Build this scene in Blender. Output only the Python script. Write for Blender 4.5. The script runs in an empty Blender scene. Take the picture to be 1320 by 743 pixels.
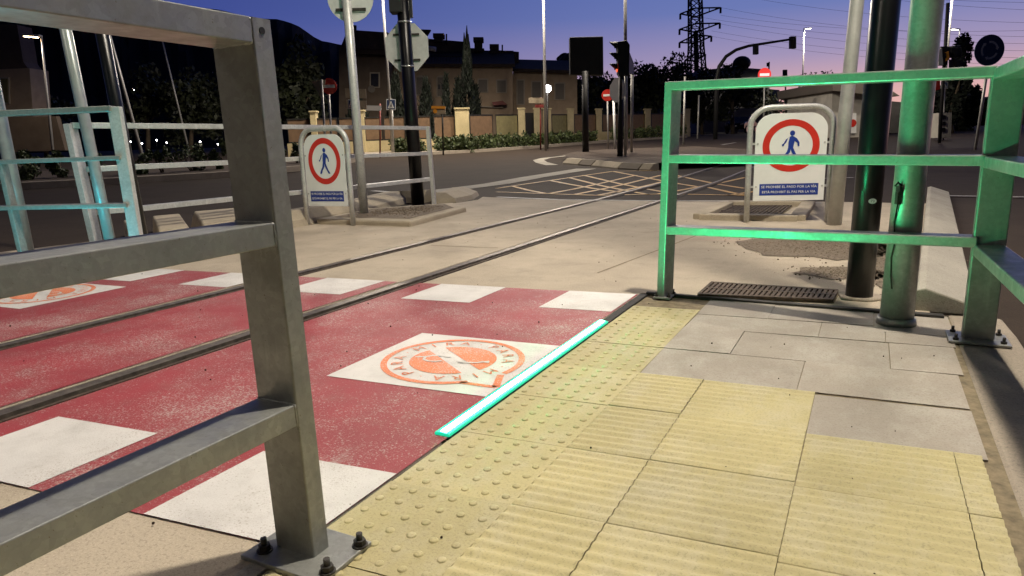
import bpy, math, random
import numpy as np
from mathutils import Vector, Matrix
random.seed(7); np.random.seed(7)
S = bpy.context.scene
COL = S.collection
R_ = math.radians

# ------------------------------------------------------------------ camera
CX, CY, F, CAMZ = 660., 371.5, 885., 0.80
def nrm(v):
    v = np.array(v, float); return v/np.linalg.norm(v)
VPx, VPy, HS = 1126., 170., -0.0285
ay = nrm([VPx-CX, -(VPy-CY), F])
az = nrm(np.cross([VPx-2000-CX, -(VPy-2000*HS-CY), F], ay))
if az[1] < 0: az = -az
ax = np.cross(ay, az)
if ax[0] < 0: ax = -ax
ROT = np.array([ax, ay, az])            # camera (right, up, forward) -> world
EYE = np.array([0, 0, CAMZ])
hd = ROT[:, 2].copy(); hd[2] = 0; hd = nrm(hd)      # heading on the ground
lt = np.array([hd[1], -hd[0], 0.])                  # to the right of it
def ray(px, py): return ROT @ np.array([px-CX, -(py-CY), F])
def G(px, py, z=0.):
    d = ray(px, py); return EYE + d*((z-CAMZ)/d[2])
def P(p):
    c = ROT.T @ (np.array(p, float)-EYE); return CX+F*c[0]/c[2], CY-F*c[1]/c[2]
def V(px, py, b):
    d = ray(px, py); t = (b[0]*d[0]+b[1]*d[1])/(d[0]**2+d[1]**2); return CAMZ+t*d[2]
def D(px, py, dep):
    d = ray(px, py); return EYE + d*(dep/(d @ hd))
def PT(px, py, b): return D(px, py, float(np.array(b) @ hd))
def terr_d(d):
    a = max(0., d-12.)
    return -0.012 + (0.021*a if a < 40 else 0.84+0.32*(1-math.exp(-(a-40)/15.)))
def terr(p): return terr_d(p[0]*hd[0]+p[1]*hd[1])
def GT(px, py, up=0.):
    z = 0.
    for _ in range(40):
        p = G(px, py, z); z = .5*z+.5*(terr(p)+up)
    return G(px, py, z)
def A(px, dep, z, rel=True):
    """point in picture column px, dep metres ahead, z above the ground there"""
    zz = z + (terr_d(dep) if rel else 0)
    p0 = hd*dep; p0[2] = zz
    c = ROT.T @ (p0-EYE); l = ROT.T @ lt; k = (px-CX)/F
    s = (k*c[2]-c[0])/(l[0]-k*l[2])
    return p0 + lt*s

# ------------------------------------------------------------------ materials
def lin(c): return tuple(c)+(1.,)
class NT:
    def __init__(s, m): s.m = m; s.t = m.node_tree; s.n = s.t.nodes; s.l = s.t.links
    def new(s, t, **k):
        n = s.n.new(t)
        for a, b in k.items(): setattr(n, a, b)
        return n
    def noise(s, scale, detail=4, rough=.6, stretch=None):
        g = s.new('ShaderNodeNewGeometry'); t = s.new('ShaderNodeTexNoise')
        t.inputs['Scale'].default_value = scale; t.inputs['Detail'].default_value = detail; t.inputs['Roughness'].default_value = rough
        src = g.outputs['Position']
        if stretch:
            v = s.new('ShaderNodeVectorMath', operation='MULTIPLY'); v.inputs[1].default_value = stretch
            s.l.new(src, v.inputs[0]); src = v.outputs[0]
        s.l.new(src, t.inputs['Vector']); return t.outputs['Fac']
    def ramp(s, f, a, b, ca=(0, 0, 0), cb=(1, 1, 1)):
        r = s.new('ShaderNodeValToRGB'); e = r.color_ramp.elements
        e[0].position, e[1].position = a, b; e[0].color, e[1].color = lin(ca), lin(cb)
        s.l.new(f, r.inputs[0]); return r.outputs[0]
    def mix(s, f, a, b, mode='MIX'):
        n = s.new('ShaderNodeMix', data_type='RGBA', blend_type=mode)
        for so, v in ((n.inputs[0], f), (n.inputs[6], a), (n.inputs[7], b)):
            if isinstance(v, (int, float)): so.default_value = v
            elif isinstance(v, tuple): so.default_value = lin(v)
            else: s.l.new(v, so)
        return n.outputs[2]
    def mul(s, a, b):
        n = s.new('ShaderNodeMath', operation='MULTIPLY')
        for so, v in ((n.inputs[0], a), (n.inputs[1], b)):
            if isinstance(v, (int, float)): so.default_value = v
            else: s.l.new(v, so)
        return n.outputs[0]
    def bump(s, h, strength, dist):
        b = s.new('ShaderNodeBump'); b.inputs['Strength'].default_value = strength; b.inputs['Distance'].default_value = dist
        s.l.new(h, b.inputs['Height']); return b.outputs[0]
def mat(name, col, rough=.6, metal=0., var=.25, scale=6., bump=0., bscale=60., fine=0., island=0.):
    m = bpy.data.materials.new(name); m.use_nodes = True; t = NT(m); b = t.n['Principled BSDF']
    c = tuple(col)
    if var: c = t.mix(t.ramp(t.noise(scale, 5, .65), .3, .7), tuple(x*(1-var) for x in col), tuple(min(1, x*(1+var)) for x in col))
    if fine:
        c = t.mix(t.ramp(t.noise(bscale*3, 2, .7), .35, .7), c, t.mix(1., c, (1-fine,)*3, 'MULTIPLY'))
    if island:
        g = t.new('ShaderNodeNewGeometry')
        c = t.mix(1., c, t.ramp(g.outputs['Random Per Island'], 0, 1, (1-island,)*3, (1, 1, 1)), 'MULTIPLY')
    if isinstance(c, tuple): b.inputs['Base Color'].default_value = lin(c)
    else: t.l.new(c, b.inputs['Base Color'])
    b.inputs['Roughness'].default_value = rough; b.inputs['Metallic'].default_value = metal
    if bump: t.l.new(t.bump(t.noise(bscale, 4, .7), bump, .01), b.inputs['Normal'])
    return m
def emis(name, col, s, base=(.02, .02, .02)):
    m = bpy.data.materials.new(name); m.use_nodes = True; b = m.node_tree.nodes['Principled BSDF']
    b.inputs['Base Color'].default_value = lin(base); b.inputs['Emission Color'].default_value = lin(col); b.inputs['Emission Strength'].default_value = s
    return m

def galvanised(name, base, metal=.55, rough=.42):
    m = bpy.data.materials.new(name); m.use_nodes = True; t = NT(m); b = t.n['Principled BSDF']
    g = t.new('ShaderNodeNewGeometry'); v = t.new('ShaderNodeTexVoronoi'); v.inputs['Scale'].default_value = 90
    t.l.new(g.outputs['Position'], v.inputs['Vector'])
    sp = t.new('ShaderNodeSeparateColor'); t.l.new(v.outputs['Color'], sp.inputs[0])
    c = t.mix(t.ramp(sp.outputs[0], 0, 1), tuple(x*.90 for x in base), tuple(x*1.08 for x in base))
    c = t.mix(t.ramp(t.noise(9, 6, .7), .45, .75), c, tuple(x*.74 for x in base))
    c = t.mix(t.ramp(t.noise(26, 3, .6, (1, 1, .12)), .62, .8), c, tuple(min(1, x*1.35) for x in base))
    c = t.mix(t.ramp(t.noise(210, 2, .6), .70, .76), c, (.16, .12, .08))
    t.l.new(c, b.inputs['Base Color']); b.inputs['Metallic'].default_value = metal
    r = t.ramp(t.noise(18, 4, .6), .3, .7, (rough-.1,)*3, (rough+.16,)*3); t.l.new(r, b.inputs['Roughness'])
    t.l.new(t.bump(t.noise(70, 4, .6), .12, .004), b.inputs['Normal'])
    return m

def concrete(name, col, stain=.45, dark=(.16, .14, .115), spec=.4):
    m = bpy.data.materials.new(name); m.use_nodes = True; t = NT(m); b = t.n['Principled BSDF']
    c = t.mix(t.ramp(t.noise(1.3, 6, .65), .35, .7), tuple(x*.8 for x in col), tuple(x*1.14 for x in col))
    c = t.mix(t.mul(t.ramp(t.noise(4.5, 7, .72), .52, .78), stain), c, dark)
    c = t.mix(t.mul(t.ramp(t.noise(120, 3, .8), .52, .64), .55), c, tuple(x*.42 for x in col))
    c = t.mix(t.mul(t.ramp(t.noise(230, 2, .8), .54, .66), .4), c, tuple(min(1, x*1.5) for x in col))
    c = t.mix(t.mul(t.ramp(t.noise(2.2, 5, .7, (3., .35, 1)), .58, .78), .35), c, tuple(min(1, x*1.25) for x in col))
    t.l.new(c, b.inputs['Base Color']); b.inputs['Roughness'].default_value = .85; b.inputs['Specular IOR Level'].default_value = spec
    t.l.new(t.bump(t.noise(110, 5, .75), .35, .006), b.inputs['Normal'])
    return m

def paint(name, col, wear, wcol, lo=.50, hi=.62, rough=.6, dirt=(.2, .17, .14)):
    """road paint: worn through in specks that gather in patches"""
    m = bpy.data.materials.new(name); m.use_nodes = True; t = NT(m); b = t.n['Principled BSDF']
    c = t.mix(t.ramp(t.noise(3., 5, .6), .3, .75), tuple(x*.82 for x in col), tuple(min(1, x*1.1) for x in col))
    c = t.mix(t.mul(t.ramp(t.noise(7, 6, .7), .5, .8), .3), c, dirt)
    patch = t.ramp(t.noise(2.4, 5, .65), .36, .70)
    ad_ = t.new('ShaderNodeMath', operation='MULTIPLY_ADD'); t.l.new(patch, ad_.inputs[0]); ad_.inputs[1].default_value = .22; t.l.new(t.noise(165, 2, .55), ad_.inputs[2])
    spk = t.ramp(ad_.outputs[0], lo+.18, hi+.13)
    c = t.mix(t.mul(spk, wear), c, wcol)
    c = t.mix(t.mul(t.mul(t.ramp(t.noise(240, 2, .8), .52, .62), patch), .7*wear), c, wcol)
    c = t.mix(t.mul(t.ramp(t.noise(1.1, 4, .6, (1, .5, 1)), .5, .75), .35), c, tuple(x*.6 for x in col))
    c = t.mix(t.mul(t.ramp(t.noise(7, 8, .85, (1, .5, 1)), .58, .70), .6*wear), c, wcol)
    t.l.new(c, b.inputs['Base Color']); b.inputs['Roughness'].default_value = rough
    t.l.new(t.bump(t.noise(190, 4, .8), .4, .004), b.inputs['Normal'])
    return m

def tilemat(name, col, pale, island=.12):
    m = bpy.data.materials.new(name); m.use_nodes = True; t = NT(m); b = t.n['Principled BSDF']
    c = t.mix(t.ramp(t.noise(2.6, 5, .6), .35, .68), tuple(x*.88 for x in col), tuple(x*1.06 for x in col))
    c = t.mix(t.mul(t.ramp(t.noise(4.2, 7, .75, (1, .6, 1)), .46, .66), .75), c, pale)
    c = t.mix(t.mul(t.ramp(t.noise(11, 7, .8), .54, .72), .35), c, tuple(x*.68 for x in col))
    c = t.mix(t.mul(t.ramp(t.noise(14, 6, .8), .60, .78), .5), c, (.21, .165, .10))
    c = t.mix(t.mul(t.ramp(t.noise(150, 3, .8), .52, .64), .5), c, tuple(x*.5 for x in col))
    g = t.new('ShaderNodeNewGeometry')
    c = t.mix(1., c, t.ramp(g.outputs['Random Per Island'], 0, 1, (1-island,)*3, (1, 1, 1)), 'MULTIPLY')
    t.l.new(c, b.inputs['Base Color']); b.inputs['Roughness'].default_value = .72
    t.l.new(t.bump(t.noise(120, 5, .75), .25, .004), b.inputs['Normal'])
    return m

M = {}
M['galv'] = galvanised('galvanised_steel', (.30, .305, .285), .45, .38)
M['galvp'] = galvanised('galvanised_pipe', (.58, .58, .565), .3, .4)
M['greypole'] = mat('pale_grey_pole', (.46, .45, .43), .45, .3, .18, 8, .05)
M['silverpole'] = mat('silver_painted_pole', (.32, .34, .34), .3, .2, .15, 8)
M['bolt'] = mat('blackened_bolt', (.05, .045, .04), .5, .6, .4, 60, .3, 200)
M['black'] = mat('black_gloss_paint', (.005, .005, .006), .3, 0, .3, 12, .05, 90)
M['matblack'] = mat('matt_black', (.012, .012, .013), .6, 0, .3, 9)
M['asphalt'] = concrete('asphalt_surface', (.046, .034, .025), .45, (.026, .021, .017), .12)
M['concrete'] = concrete('track_concrete', (.47, .40, .305))
M['concrete2'] = concrete('pale_concrete', (.40, .37, .31), .5)
M['kerb'] = concrete('kerb_concrete', (.45, .385, .285), .45)
M['kerbdark'] = concrete('dark_kerb_and_shadow', (.17, .14, .105), .5)
M['roughcon'] = concrete('rough_concrete', (.33, .28, .22), .65)
M['soil'] = mat('soil', (.075, .05, .032), .95, 0, .45, 7, .6, 40, .5)
M['gravel'] = mat('gravel', (.24, .19, .135), .9, 0, .5, 45, .9, 60, .6)
M['red'] = paint('red_road_paint', (.31, .036, .046), .75, (.46, .38, .35))
M['white'] = paint('white_road_paint', (.72, .70, .67), .6, (.36, .31, .26), .53, .64)
M['orange'] = paint('orange_stencil_paint', (.82, .21, .06), .6, (.66, .60, .55), .46, .56)
M['yellowline'] = paint('yellow_road_paint', (.62, .34, .05), .8, (.09, .075, .06), .45, .58)
M['dimwhite'] = paint('worn_white_road_paint', (.50, .47, .43), .9, (.08, .07, .06), .44, .56)
M['ytile'] = tilemat('yellow_tactile_tile', (.53, .46, .235), (.55, .50, .34), .17)
M['gtile'] = tilemat('grey_flagstone', (.37, .325, .27), (.47, .435, .38), .14)
M['mortar'] = mat('dark_mortar', (.20, .16, .10), .95, 0, .4, 30)
M['rubber'] = mat('dark_rubber', (.03, .028, .025), .8, 0, .4, 20, .3, 90)
M['railhead'] = mat('worn_rail_steel', (.16, .135, .11), .5, .6, .45, 22, .1, 90)
M['railside'] = mat('rusty_rail_steel', (.085, .06, .042), .75, .3, .5, 30, .4, 90)
M['signwhite'] = mat('white_sign_face', (.86, .87, .85), .4, 0, .05, 5)
M['signred'] = mat('red_sign_face', (.62, .035, .022), .4, 0, .1, 8)
M['signblue'] = mat('blue_sign_face', (.018, .05, .30), .4, 0, .1, 8)
M['signback'] = mat('grey_sign_back', (.66, .66, .65), .45, .25, .12, 9)
M['signdark'] = mat('dark_blue_sign_face', (.03, .06, .16), .45, 0, .1, 8)
M['signorange'] = mat('orange_sign_face', (.72, .30, .03), .5, 0, .1, 8)
M['signbeige'] = mat('beige_sign_back', (.30, .245, .17), .6, 0, .15, 9)
M['redpost'] = mat('dark_red_post', (.22, .03, .025), .5, 0, .2, 9)
M['wallyellow'] = concrete('cream_render', (.56, .465, .26), .25, (.3, .24, .13))
M['panelbrown'] = mat('brown_mesh_screen', (.20, .12, .065), .8, 0, .2, 6, .2, 120, .3)
M['panelgreen'] = mat('olive_mesh_screen', (.22, .19, .085), .8, 0, .2, 6, .2, 120, .3)
M['iron'] = mat('dark_ironwork', (.02, .018, .016), .6, .3, .2, 9)
M['house'] = mat('ochre_house_render', (.44, .33, .23), .9, 0, .15, 1.5, .1, 30)
M['housedark'] = mat('brown_house_render', (.14, .105, .078), .9, 0, .2, 1.2, .1, 30)
M['rooftile'] = mat('dark_roof_tile', (.06, .04, .03), .85, 0, .3, 3, .4, 8)
M['trim'] = mat('pale_window_trim', (.42, .36, .29), .8, 0, .1, 4)
M['pane'] = mat('dark_window_pane', (.03, .03, .034), .15, 0, .2, 3)
M['shutter'] = mat('grey_roller_shutter', (.19, .165, .14), .7, 0, .1, 12)
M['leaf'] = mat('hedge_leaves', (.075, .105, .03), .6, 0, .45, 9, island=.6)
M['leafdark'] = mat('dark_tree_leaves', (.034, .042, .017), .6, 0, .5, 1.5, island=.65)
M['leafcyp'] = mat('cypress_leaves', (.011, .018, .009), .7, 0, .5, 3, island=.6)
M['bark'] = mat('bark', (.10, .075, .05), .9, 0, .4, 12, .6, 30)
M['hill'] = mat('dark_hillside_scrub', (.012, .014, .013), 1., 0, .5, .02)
M['ware'] = mat('grey_warehouse_cladding', (.16, .16, .17), .7, 0, .15, .6)
M['whitewall'] = mat('white_rendered_wall', (.34, .32, .30), .85, 0, .2, 1.5)
M['hut'] = mat('pale_hut_render', (.52, .49, .43), .8, 0, .15, 2)
M['carpaint'] = mat('black_car_paint', (.012, .012, .014), .2, .2, .1, 5)
M['glass'] = mat('car_glass', (.02, .022, .025), .08, 0, 0)
M['tyre'] = mat('tyre_rubber', (.015, .015, .015), .85, 0, .2, 9)
M['chrome'] = mat('bright_metal', (.6, .6, .6), .25, .8, .1, 9)
M['lampon'] = emis('lit_street_lamp', (1., .86, .68), 40.)
M['lampwarm'] = emis('lit_warm_lamp', (1., .66, .36), 40.)
M['litred'] = emis('lit_red_sign_face', (1., .06, .05), .75, (.5, .03, .03))
M['litbar'] = emis('lit_white_bar', (1., .80, .78), .9, (.6, .6, .6))
M['lampwhite'] = emis('lit_white_lamp', (1., .95, .9), 30.)
M['led_core'] = emis('led_tube_lit', (.03, 1., .36), 1000.)
M['led_cyan'] = emis('led_tube_lit_cyan', (.03, .85, 1.), 140.)
M['led_rim'] = emis('led_tube_edge', (.0, .62, .33), 1., (.02, .2, .15))
M['redlens'] = emis('lit_red_lens', (1., .12, .04), 1.6)
M['greenlens'] = emis('lit_green_lens', (.02, .75, .6), 2.5)
M['darklens'] = mat('unlit_lens', (.02, .02, .02), .2, 0, 0)
M['yellowsticker'] = mat('pale_sticker', (.7, .7, .68), .4, 0, 0)

# ------------------------------------------------------------------ mesh collector
class MB:
    def __init__(s): s.v = []; s.f = []; s.sm = []
    def quadbox(s, c8):
        b = len(s.v); s.v += [tuple(map(float, p)) for p in c8]
        for q in ((0, 3, 2, 1), (4, 5, 6, 7), (0, 1, 5, 4), (1, 2, 6, 5), (2, 3, 7, 6), (3, 0, 4, 7)):
            s.f.append(tuple(b+i for i in q)); s.sm.append(False)
        return s
    def bar(s, a, b, side, w, t):
        a, b = np.array(a, float), np.array(b, float); d = nrm(b-a); sd = np.array(side, float); sd = nrm(sd-d*(sd@d)); u = np.cross(d, sd)
        o = [(-1, -1), (1, -1), (1, 1), (-1, 1)]
        return s.quadbox([a+sd*w/2*i+u*t/2*j for i, j in o]+[b+sd*w/2*i+u*t/2*j for i, j in o])
    def box(s, c, ux, uy, size):
        c = np.array(c, float); ux, uy = nrm(ux), nrm(uy); uz = np.array([0, 0, 1.])
        o = [(-1, -1), (1, -1), (1, 1), (-1, 1)]
        return s.quadbox([c+ux*size[0]/2*i+uy*size[1]/2*j+uz*k for k in (0, size[2]) for i, j in o])
    def prism(s, base, ext):
        n = len(base); b = len(s.v); ext = np.array(ext, float)
        s.v += [tuple(map(float, p)) for p in base]+[tuple(map(float, np.array(p)+ext)) for p in base]
        s.f.append(tuple(b+i for i in range(n))[::-1]); s.f.append(tuple(b+n+i for i in range(n))); s.sm += [False, False]
        for i in range(n):
            j = (i+1) % n; s.f.append((b+i, b+j, b+n+j, b+n+i)); s.sm.append(False)
        return s
    def poly(s, pts):
        b = len(s.v); s.v += [tuple(map(float, p)) for p in pts]; s.f.append(tuple(range(b, b+len(pts)))); s.sm.append(False); return s
    def tube(s, path, r, seg=16, cap=True):
        path = [np.array(p, float) for p in path]; n = len(path)
        rs = r if isinstance(r, (list, tuple)) else [r]*n
        b = len(s.v); ref = None
        for i, p in enumerate(path):
            t = nrm(path[min(i+1, n-1)]-path[max(i-1, 0)])
            if ref is None: ref = np.array([1., 0, 0]) if abs(t[0]) < .8 else np.array([0, 1., 0])
            u = nrm(ref-t*(ref@t)); ref = u; w = np.cross(t, u)
            for k in range(seg):
                a = 2*math.pi*k/seg; s.v.append(tuple(p+rs[i]*(u*math.cos(a)+w*math.sin(a))))
        for i in range(n-1):
            for k in range(seg):
                k2 = (k+1) % seg; s.f.append((b+i*seg+k, b+i*seg+k2, b+(i+1)*seg+k2, b+(i+1)*seg+k)); s.sm.append(True)
        if cap:
            s.f.append(tuple(b+k for k in range(seg))[::-1]); s.f.append(tuple(b+(n-1)*seg+k for k in range(seg))); s.sm += [False, False]
        return s
    def disc(s, c, nvec, r, t, seg=28, up=(0, 0, 1), ry=None, sq=None):
        c = np.array(c, float); nv = nrm(nvec); up = np.array(up, float); u = nrm(np.cross(up, nv)); w = np.cross(nv, u); ry = ry or r
        off = math.pi/seg if seg <= 8 else 0
        return s.prism([c+u*r*math.cos(2*math.pi*k/seg+off)+w*ry*math.sin(2*math.pi*k/seg+off) for k in range(seg)], nv*t)
    def ball(s, c, r, seg=12, rings=8, sz=1.):
        c = np.array(c, float); b = len(s.v)
        for i in range(rings+1):
            th = math.pi*i/rings
            for k in range(seg):
                a = 2*math.pi*k/seg; s.v.append(tuple(c+np.array([r*math.sin(th)*math.cos(a), r*math.sin(th)*math.sin(a), r*sz*math.cos(th)])))
        for i in range(rings):
            for k in range(seg):
                k2 = (k+1) % seg; s.f.append((b+i*seg+k, b+(i+1)*seg+k, b+(i+1)*seg+k2, b+i*seg+k2)); s.sm.append(True)
        return s
    def px(s, poly, dep, thick):
        """an upright slab whose outline is seen at these picture points, dep metres ahead, thick metres deep"""
        fd = dep if callable(dep) else (lambda x: dep)
        return s.prism([D(x, y, fd(x)) for x, y in poly], hd*thick)
    def shear(s, base, sh):
        s.v = [(x+sh[0]*(z-base), y+sh[1]*(z-base), z) for x, y, z in s.v]; return s
    def build(s, name, m, parent=None, bevel=0., loc=None, kind=None):
        me = bpy.data.meshes.new(name)
        o = bpy.data.objects.new(name, me); COL.objects.link(o)
        if parent is not None:
            q = parent; off = Vector((0, 0, 0))
            while q is not None: off += q.location; q = q.parent
            o.parent = parent; org = off
        else:
            org = Vector(loc) if loc is not None else Vector((0, 0, 0)); o.location = org
        me.from_pydata([(x-org.x, y-org.y, z-org.z) for x, y, z in s.v], [], s.f)
        me.polygons.foreach_set('use_smooth', s.sm)
        me.materials.append(m if not isinstance(m, str) else M[m]); me.update()
        import bmesh
        bm = bmesh.new(); bm.from_mesh(me); bmesh.ops.recalc_face_normals(bm, faces=bm.faces); bm.to_mesh(me); bm.free()
        if bevel:
            b = o.modifiers.new('bevel', 'BEVEL'); b.width = bevel; b.segments = 2; b.limit_method = 'ANGLE'; b.angle_limit = R_(40)
        if kind: o['kind'] = kind
        return o
def tag(o, label, cat, group=None):
    o['label'] = label; o['category'] = cat
    if group: o['group'] = group
    return o
def thing(name, loc, label, cat, group=None):
    o = bpy.data.objects.new(name, None); COL.objects.link(o); o.location = Vector(tuple(map(float, loc))); o.empty_display_size = .2
    return tag(o, label, cat, group)
UPV = np.array([0, 0, 1.])
def text_faces(body, size, org, u, v, mb=None, spacing=1., bold=0.):
    """flat letters as faces, centred on org"""
    c = bpy.data.curves.new('lettering', 'FONT'); c.body = body; c.size = size; c.align_x = 'CENTER'; c.align_y = 'CENTER'; c.space_character = spacing; c.resolution_u = 2; c.offset = bold
    o = bpy.data.objects.new('lettering', c); COL.objects.link(o)
    me = bpy.data.meshes.new_from_object(o.evaluated_get(bpy.context.evaluated_depsgraph_get()))
    mb = mb or MB(); b = len(mb.v); org, u, v = np.array(org, float), np.array(u, float), np.array(v, float)
    mb.v += [tuple(org+u*p.co.x+v*p.co.y) for p in me.vertices]
    for f in me.polygons: mb.f.append(tuple(b+i for i in f.vertices)); mb.sm.append(False)
    bpy.data.objects.remove(o); bpy.data.curves.remove(c); bpy.data.meshes.remove(me)
    return mb

# ================================================================== GROUND
mb = MB()
ds = [-40, -12, 0, 4, 8, 10, 12, 14, 17, 20, 25, 30, 36, 42, 48, 52, 58, 64, 72, 82, 95, 120, 160, 260, 500, 1000, 2600]
ls = [-2500, -900, -300, -100, -40, -15, -6, 0, 6, 15, 40, 100, 300, 900, 2500]
grid = [[hd*d+lt*l+UPV*terr_d(d) for l in ls] for d in ds]
for i in range(len(ds)-1):
    for j in range(len(ls)-1):
        mb.poly([grid[i][j], grid[i][j+1], grid[i+1][j+1], grid[i+1][j]])
road = mb.build('road', 'asphalt', kind='structure')

# concrete slab the tracks lie in (three strips, the rails lie in the slots between)
RX1, RX2 = -2.385, -3.268
def edge_far(x): return 8.86+0.0*x
sl = .075
def strip_poly(x0, x1, y0, y1, z): return [(x0, y0, z), (x1, y0, z), (x1, y1, z), (x0, y1, z)]
mb = MB()
mb.prism([(RX1+sl, -3, -.1), (-1.03, -3, -.1), (-1.03, 3.46, -.1), (.28, 3.46, -.1), (.62, 8.95, -.1), (-1.4, 9.08, -.1), (RX1+sl, 8.86, -.1)], (0, 0, .1))
mb.prism([(RX2+sl, -3, -.1), (RX1-sl, -3, -.1), (RX1-sl, 8.86, -.1), (RX2+sl, 8.8, -.1)], (0, 0, .1))
mb.prism([(-4.72, -3, -.1), (RX2-sl, -3, -.1), (RX2-sl, 8.8, -.1), (-4.3, 8.8, -.1), (-5.2, 9.1, -.1), (-5.0, 8.6, -.1), (-5.3, 5.35, -.1), (-6.4, 4.0, -.1), (-6.6, 3.05, -.1), (-4.72, 3.0, -.1)], (0, 0, .1))
mb.build('track_slab', 'concrete', kind='structure', bevel=.004)

def rail(x, label):
    t = thing('tram_rail', (x, 3, 0), label, 'rail', 'grooved tram rails set in the crossing')
    y0, y1 = -3, 34
    def run(a, b, z0, z1):
        q = MB(); ys = [-3, 9, 13, 18, 26, 34]
        for i in range(len(ys)-1):
            za = max(0, terr((x, ys[i]))+.012); zb = max(0, terr((x, ys[i+1]))+.012)
            q.quadbox([(a, ys[i], z0+za), (b, ys[i], z0+za), (b, ys[i+1], z0+zb), (a, ys[i+1], z0+zb), (a, ys[i], z1+za), (b, ys[i], z1+za), (b, ys[i+1], z1+zb), (a, ys[i+1], z1+zb)])
        return q
    run(x-.073, x+.073, -.09, -.038).build('groove_bed', 'rubber', t)
    run(x-.047, x+.004, -.036, .003).build('rail_head', 'railhead', t)
    run(x+.036, x+.052, -.036, -.001).build('guard_lip', 'railside', t)
    run(x+.053, x+.072, -.036, -.008).build('rubber_seal', 'rubber', t)
    run(x-.072, x-.048, -.036, -.006).build('rubber_seal', 'rubber', t)
rail(RX1, 'grooved steel rail beside the orange crossed-out roundel')
rail(RX2, 'grooved steel rail on the side of the far railings and dark hillside')

def sk(x, y): return y + .105*(x+1.03)        # the crossing is cut a little askew
# ---- red crossing and its white squares
def band(mb, x0, x1, y0, y1, z):
    for a, b in ((-4.72, RX2-sl-.002), (RX2+sl+.002, RX1-sl-.002), (RX1+sl+.002, -.988)):
        p, q = max(x0, a), min(x1, b)
        if q-p > .01: mb.poly([(p, sk(p, y0), z), (q, sk(q, y0), z), (q, sk(q, y1), z), (p, sk(p, y1), z)])
mb = MB(); band(mb, -4.72, -.99, .90, 2.85, .0036); band(mb, -4.72, -1.032, 2.85, 3.40, .0036); mb.build('crossing_red_paint', 'red', kind='structure')
mb = MB()
xs = [-1.40, -1.04]
sq = [(-1.40, -1.04), (-2.17, -1.77), (-2.96, -2.55), (-3.72, -3.30), (-4.50, -4.12)]
for a, b in sq:
    band(mb, a, b, 3.00, 3.40, .0052)
for a, b in [(-1.40, -.99), (-2.19, -1.78), (-2.96, -2.56), (-3.74, -3.34), (-4.5, -4.1)]:
    band(mb, a, b, .90, 1.25, .0052)
for x0, x1, y0, y1 in ((-1.67, -1.045, 1.80, 2.40), (-4.62, -3.97, 1.95, 2.55)):
    mb.poly([(x0, y0-.045, .0052), (x1, y0, .0052), (x1, y1, .0052), (x0, y1-.045, .0052)])
mb.build('crossing_white_paint', 'white', kind='structure')

def roundel(c, name, label, rot):
    t = thing(name, (c[0], c[1], .008), label, 'road stencil', 'orange warning roundels on the crossing')
    R1, R2, z = .272, .248, .0066
    cr, sr = math.cos(rot), math.sin(rot)
    def w(a, b): return (c[0]+(a*cr-b*sr)*1.0, c[1]+(a*sr+b*cr)*.98, z)
    q = MB(); N = 56
    gap = {k for k in range(N) if -56 < (360*k/N+180) % 360-180 < -24}
    for k in range(N):
        if k in gap: continue
        a0, a1 = 2*math.pi*k/N, 2*math.pi*(k+1)/N
        q.poly([w(R2*math.cos(a0), R2*math.sin(a0)), w(R1*math.cos(a0), R1*math.sin(a0)), w(R1*math.cos(a1), R1*math.sin(a1)), w(R2*math.cos(a1), R2*math.sin(a1))])
    def seg(a, b, wd):
        a, b = np.array(a), np.array(b); d = nrm(b-a); n = np.array([-d[1], d[0]])*wd/2
        q.poly([w(*(a+n)), w(*(b+n)), w(*(b-n)), w(*(a-n))])
    a0, a1 = R_(-57), R_(-23); tip = np.array([.275, -.222])
    seg((.262*math.cos(a0), .262*math.sin(a0)), tip, .022); seg((.262*math.cos(a1), .262*math.sin(a1)), tip, .026)
    q.build('speech_bubble_ring', 'orange', t)
    # inner disc in two halves either side of the clear bar
    q = MB(); RI = .165; hw = .034
    for sg in (1, -1):
        a = math.asin(hw/RI); pts = []
        for k in range(29):
            th = a+(math.pi-2*a)*k/28; p = np.array([RI*math.cos(th), sg*RI*math.sin(th)])
            pts.append(p)
        cs, sn = math.cos(R_(140)), math.sin(R_(140))
        pts = [w(p[0]*cs-p[1]*sn, p[0]*sn+p[1]*cs) for p in pts]
        q.poly(pts if sg > 0 else pts[::-1])
    q.build('barred_disc', 'orange', t)
    # the pale figure of a cable looping across the disc
    q = MB(); z += .0008
    def wav(pts, wd):
        nonlocal z, q
        q = MB()
        for i in range(len(pts)-1):
            z += .0001
            a, b = np.array(pts[i]), np.array(pts[i+1]); d = nrm(b-a); n = np.array([-d[1], d[0]])*wd/2; a = a-d*wd*.2; b = b+d*wd*.2
            q.poly([w(*(a+n)), w(*(b+n)), w(*(b-n)), w(*(a-n))])
        q.build('cable_print', 'white', t)
    wav([(-.02-.0, .022), (-.06, .028), (-.095, .02), (-.115, -.005), (-.108, -.035), (-.08, -.05), (-.05, -.045), (-.035, -.03)], .011)
    wav([(-.115, -.005), (-.15, -.02)], .011); wav([(.03, -.02), (.07, -.02), (.105, -.01), (.14, .02)], .011)
    wav([(.105, -.01), (.12, .005), (.145, .005)], .011)
    z = .0074
    q = MB()
    word = 'PARA·MIRA·PARA·MIRA·'
    for i, ch in enumerate(word):
        th = R_(247)-2*math.pi*i/len(word)
        rr = .208; cth, sth = math.cos(th), math.sin(th)
        o = np.array(w(rr*cth, rr*sth)); u = np.array(w(rr*cth+sth, rr*sth-cth))-o; v = np.array(w(rr*cth+cth, rr*sth+sth))-o
        text_faces(ch, .064, o, u, v, q)
    q.build('lettering', 'orange', t)
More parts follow.
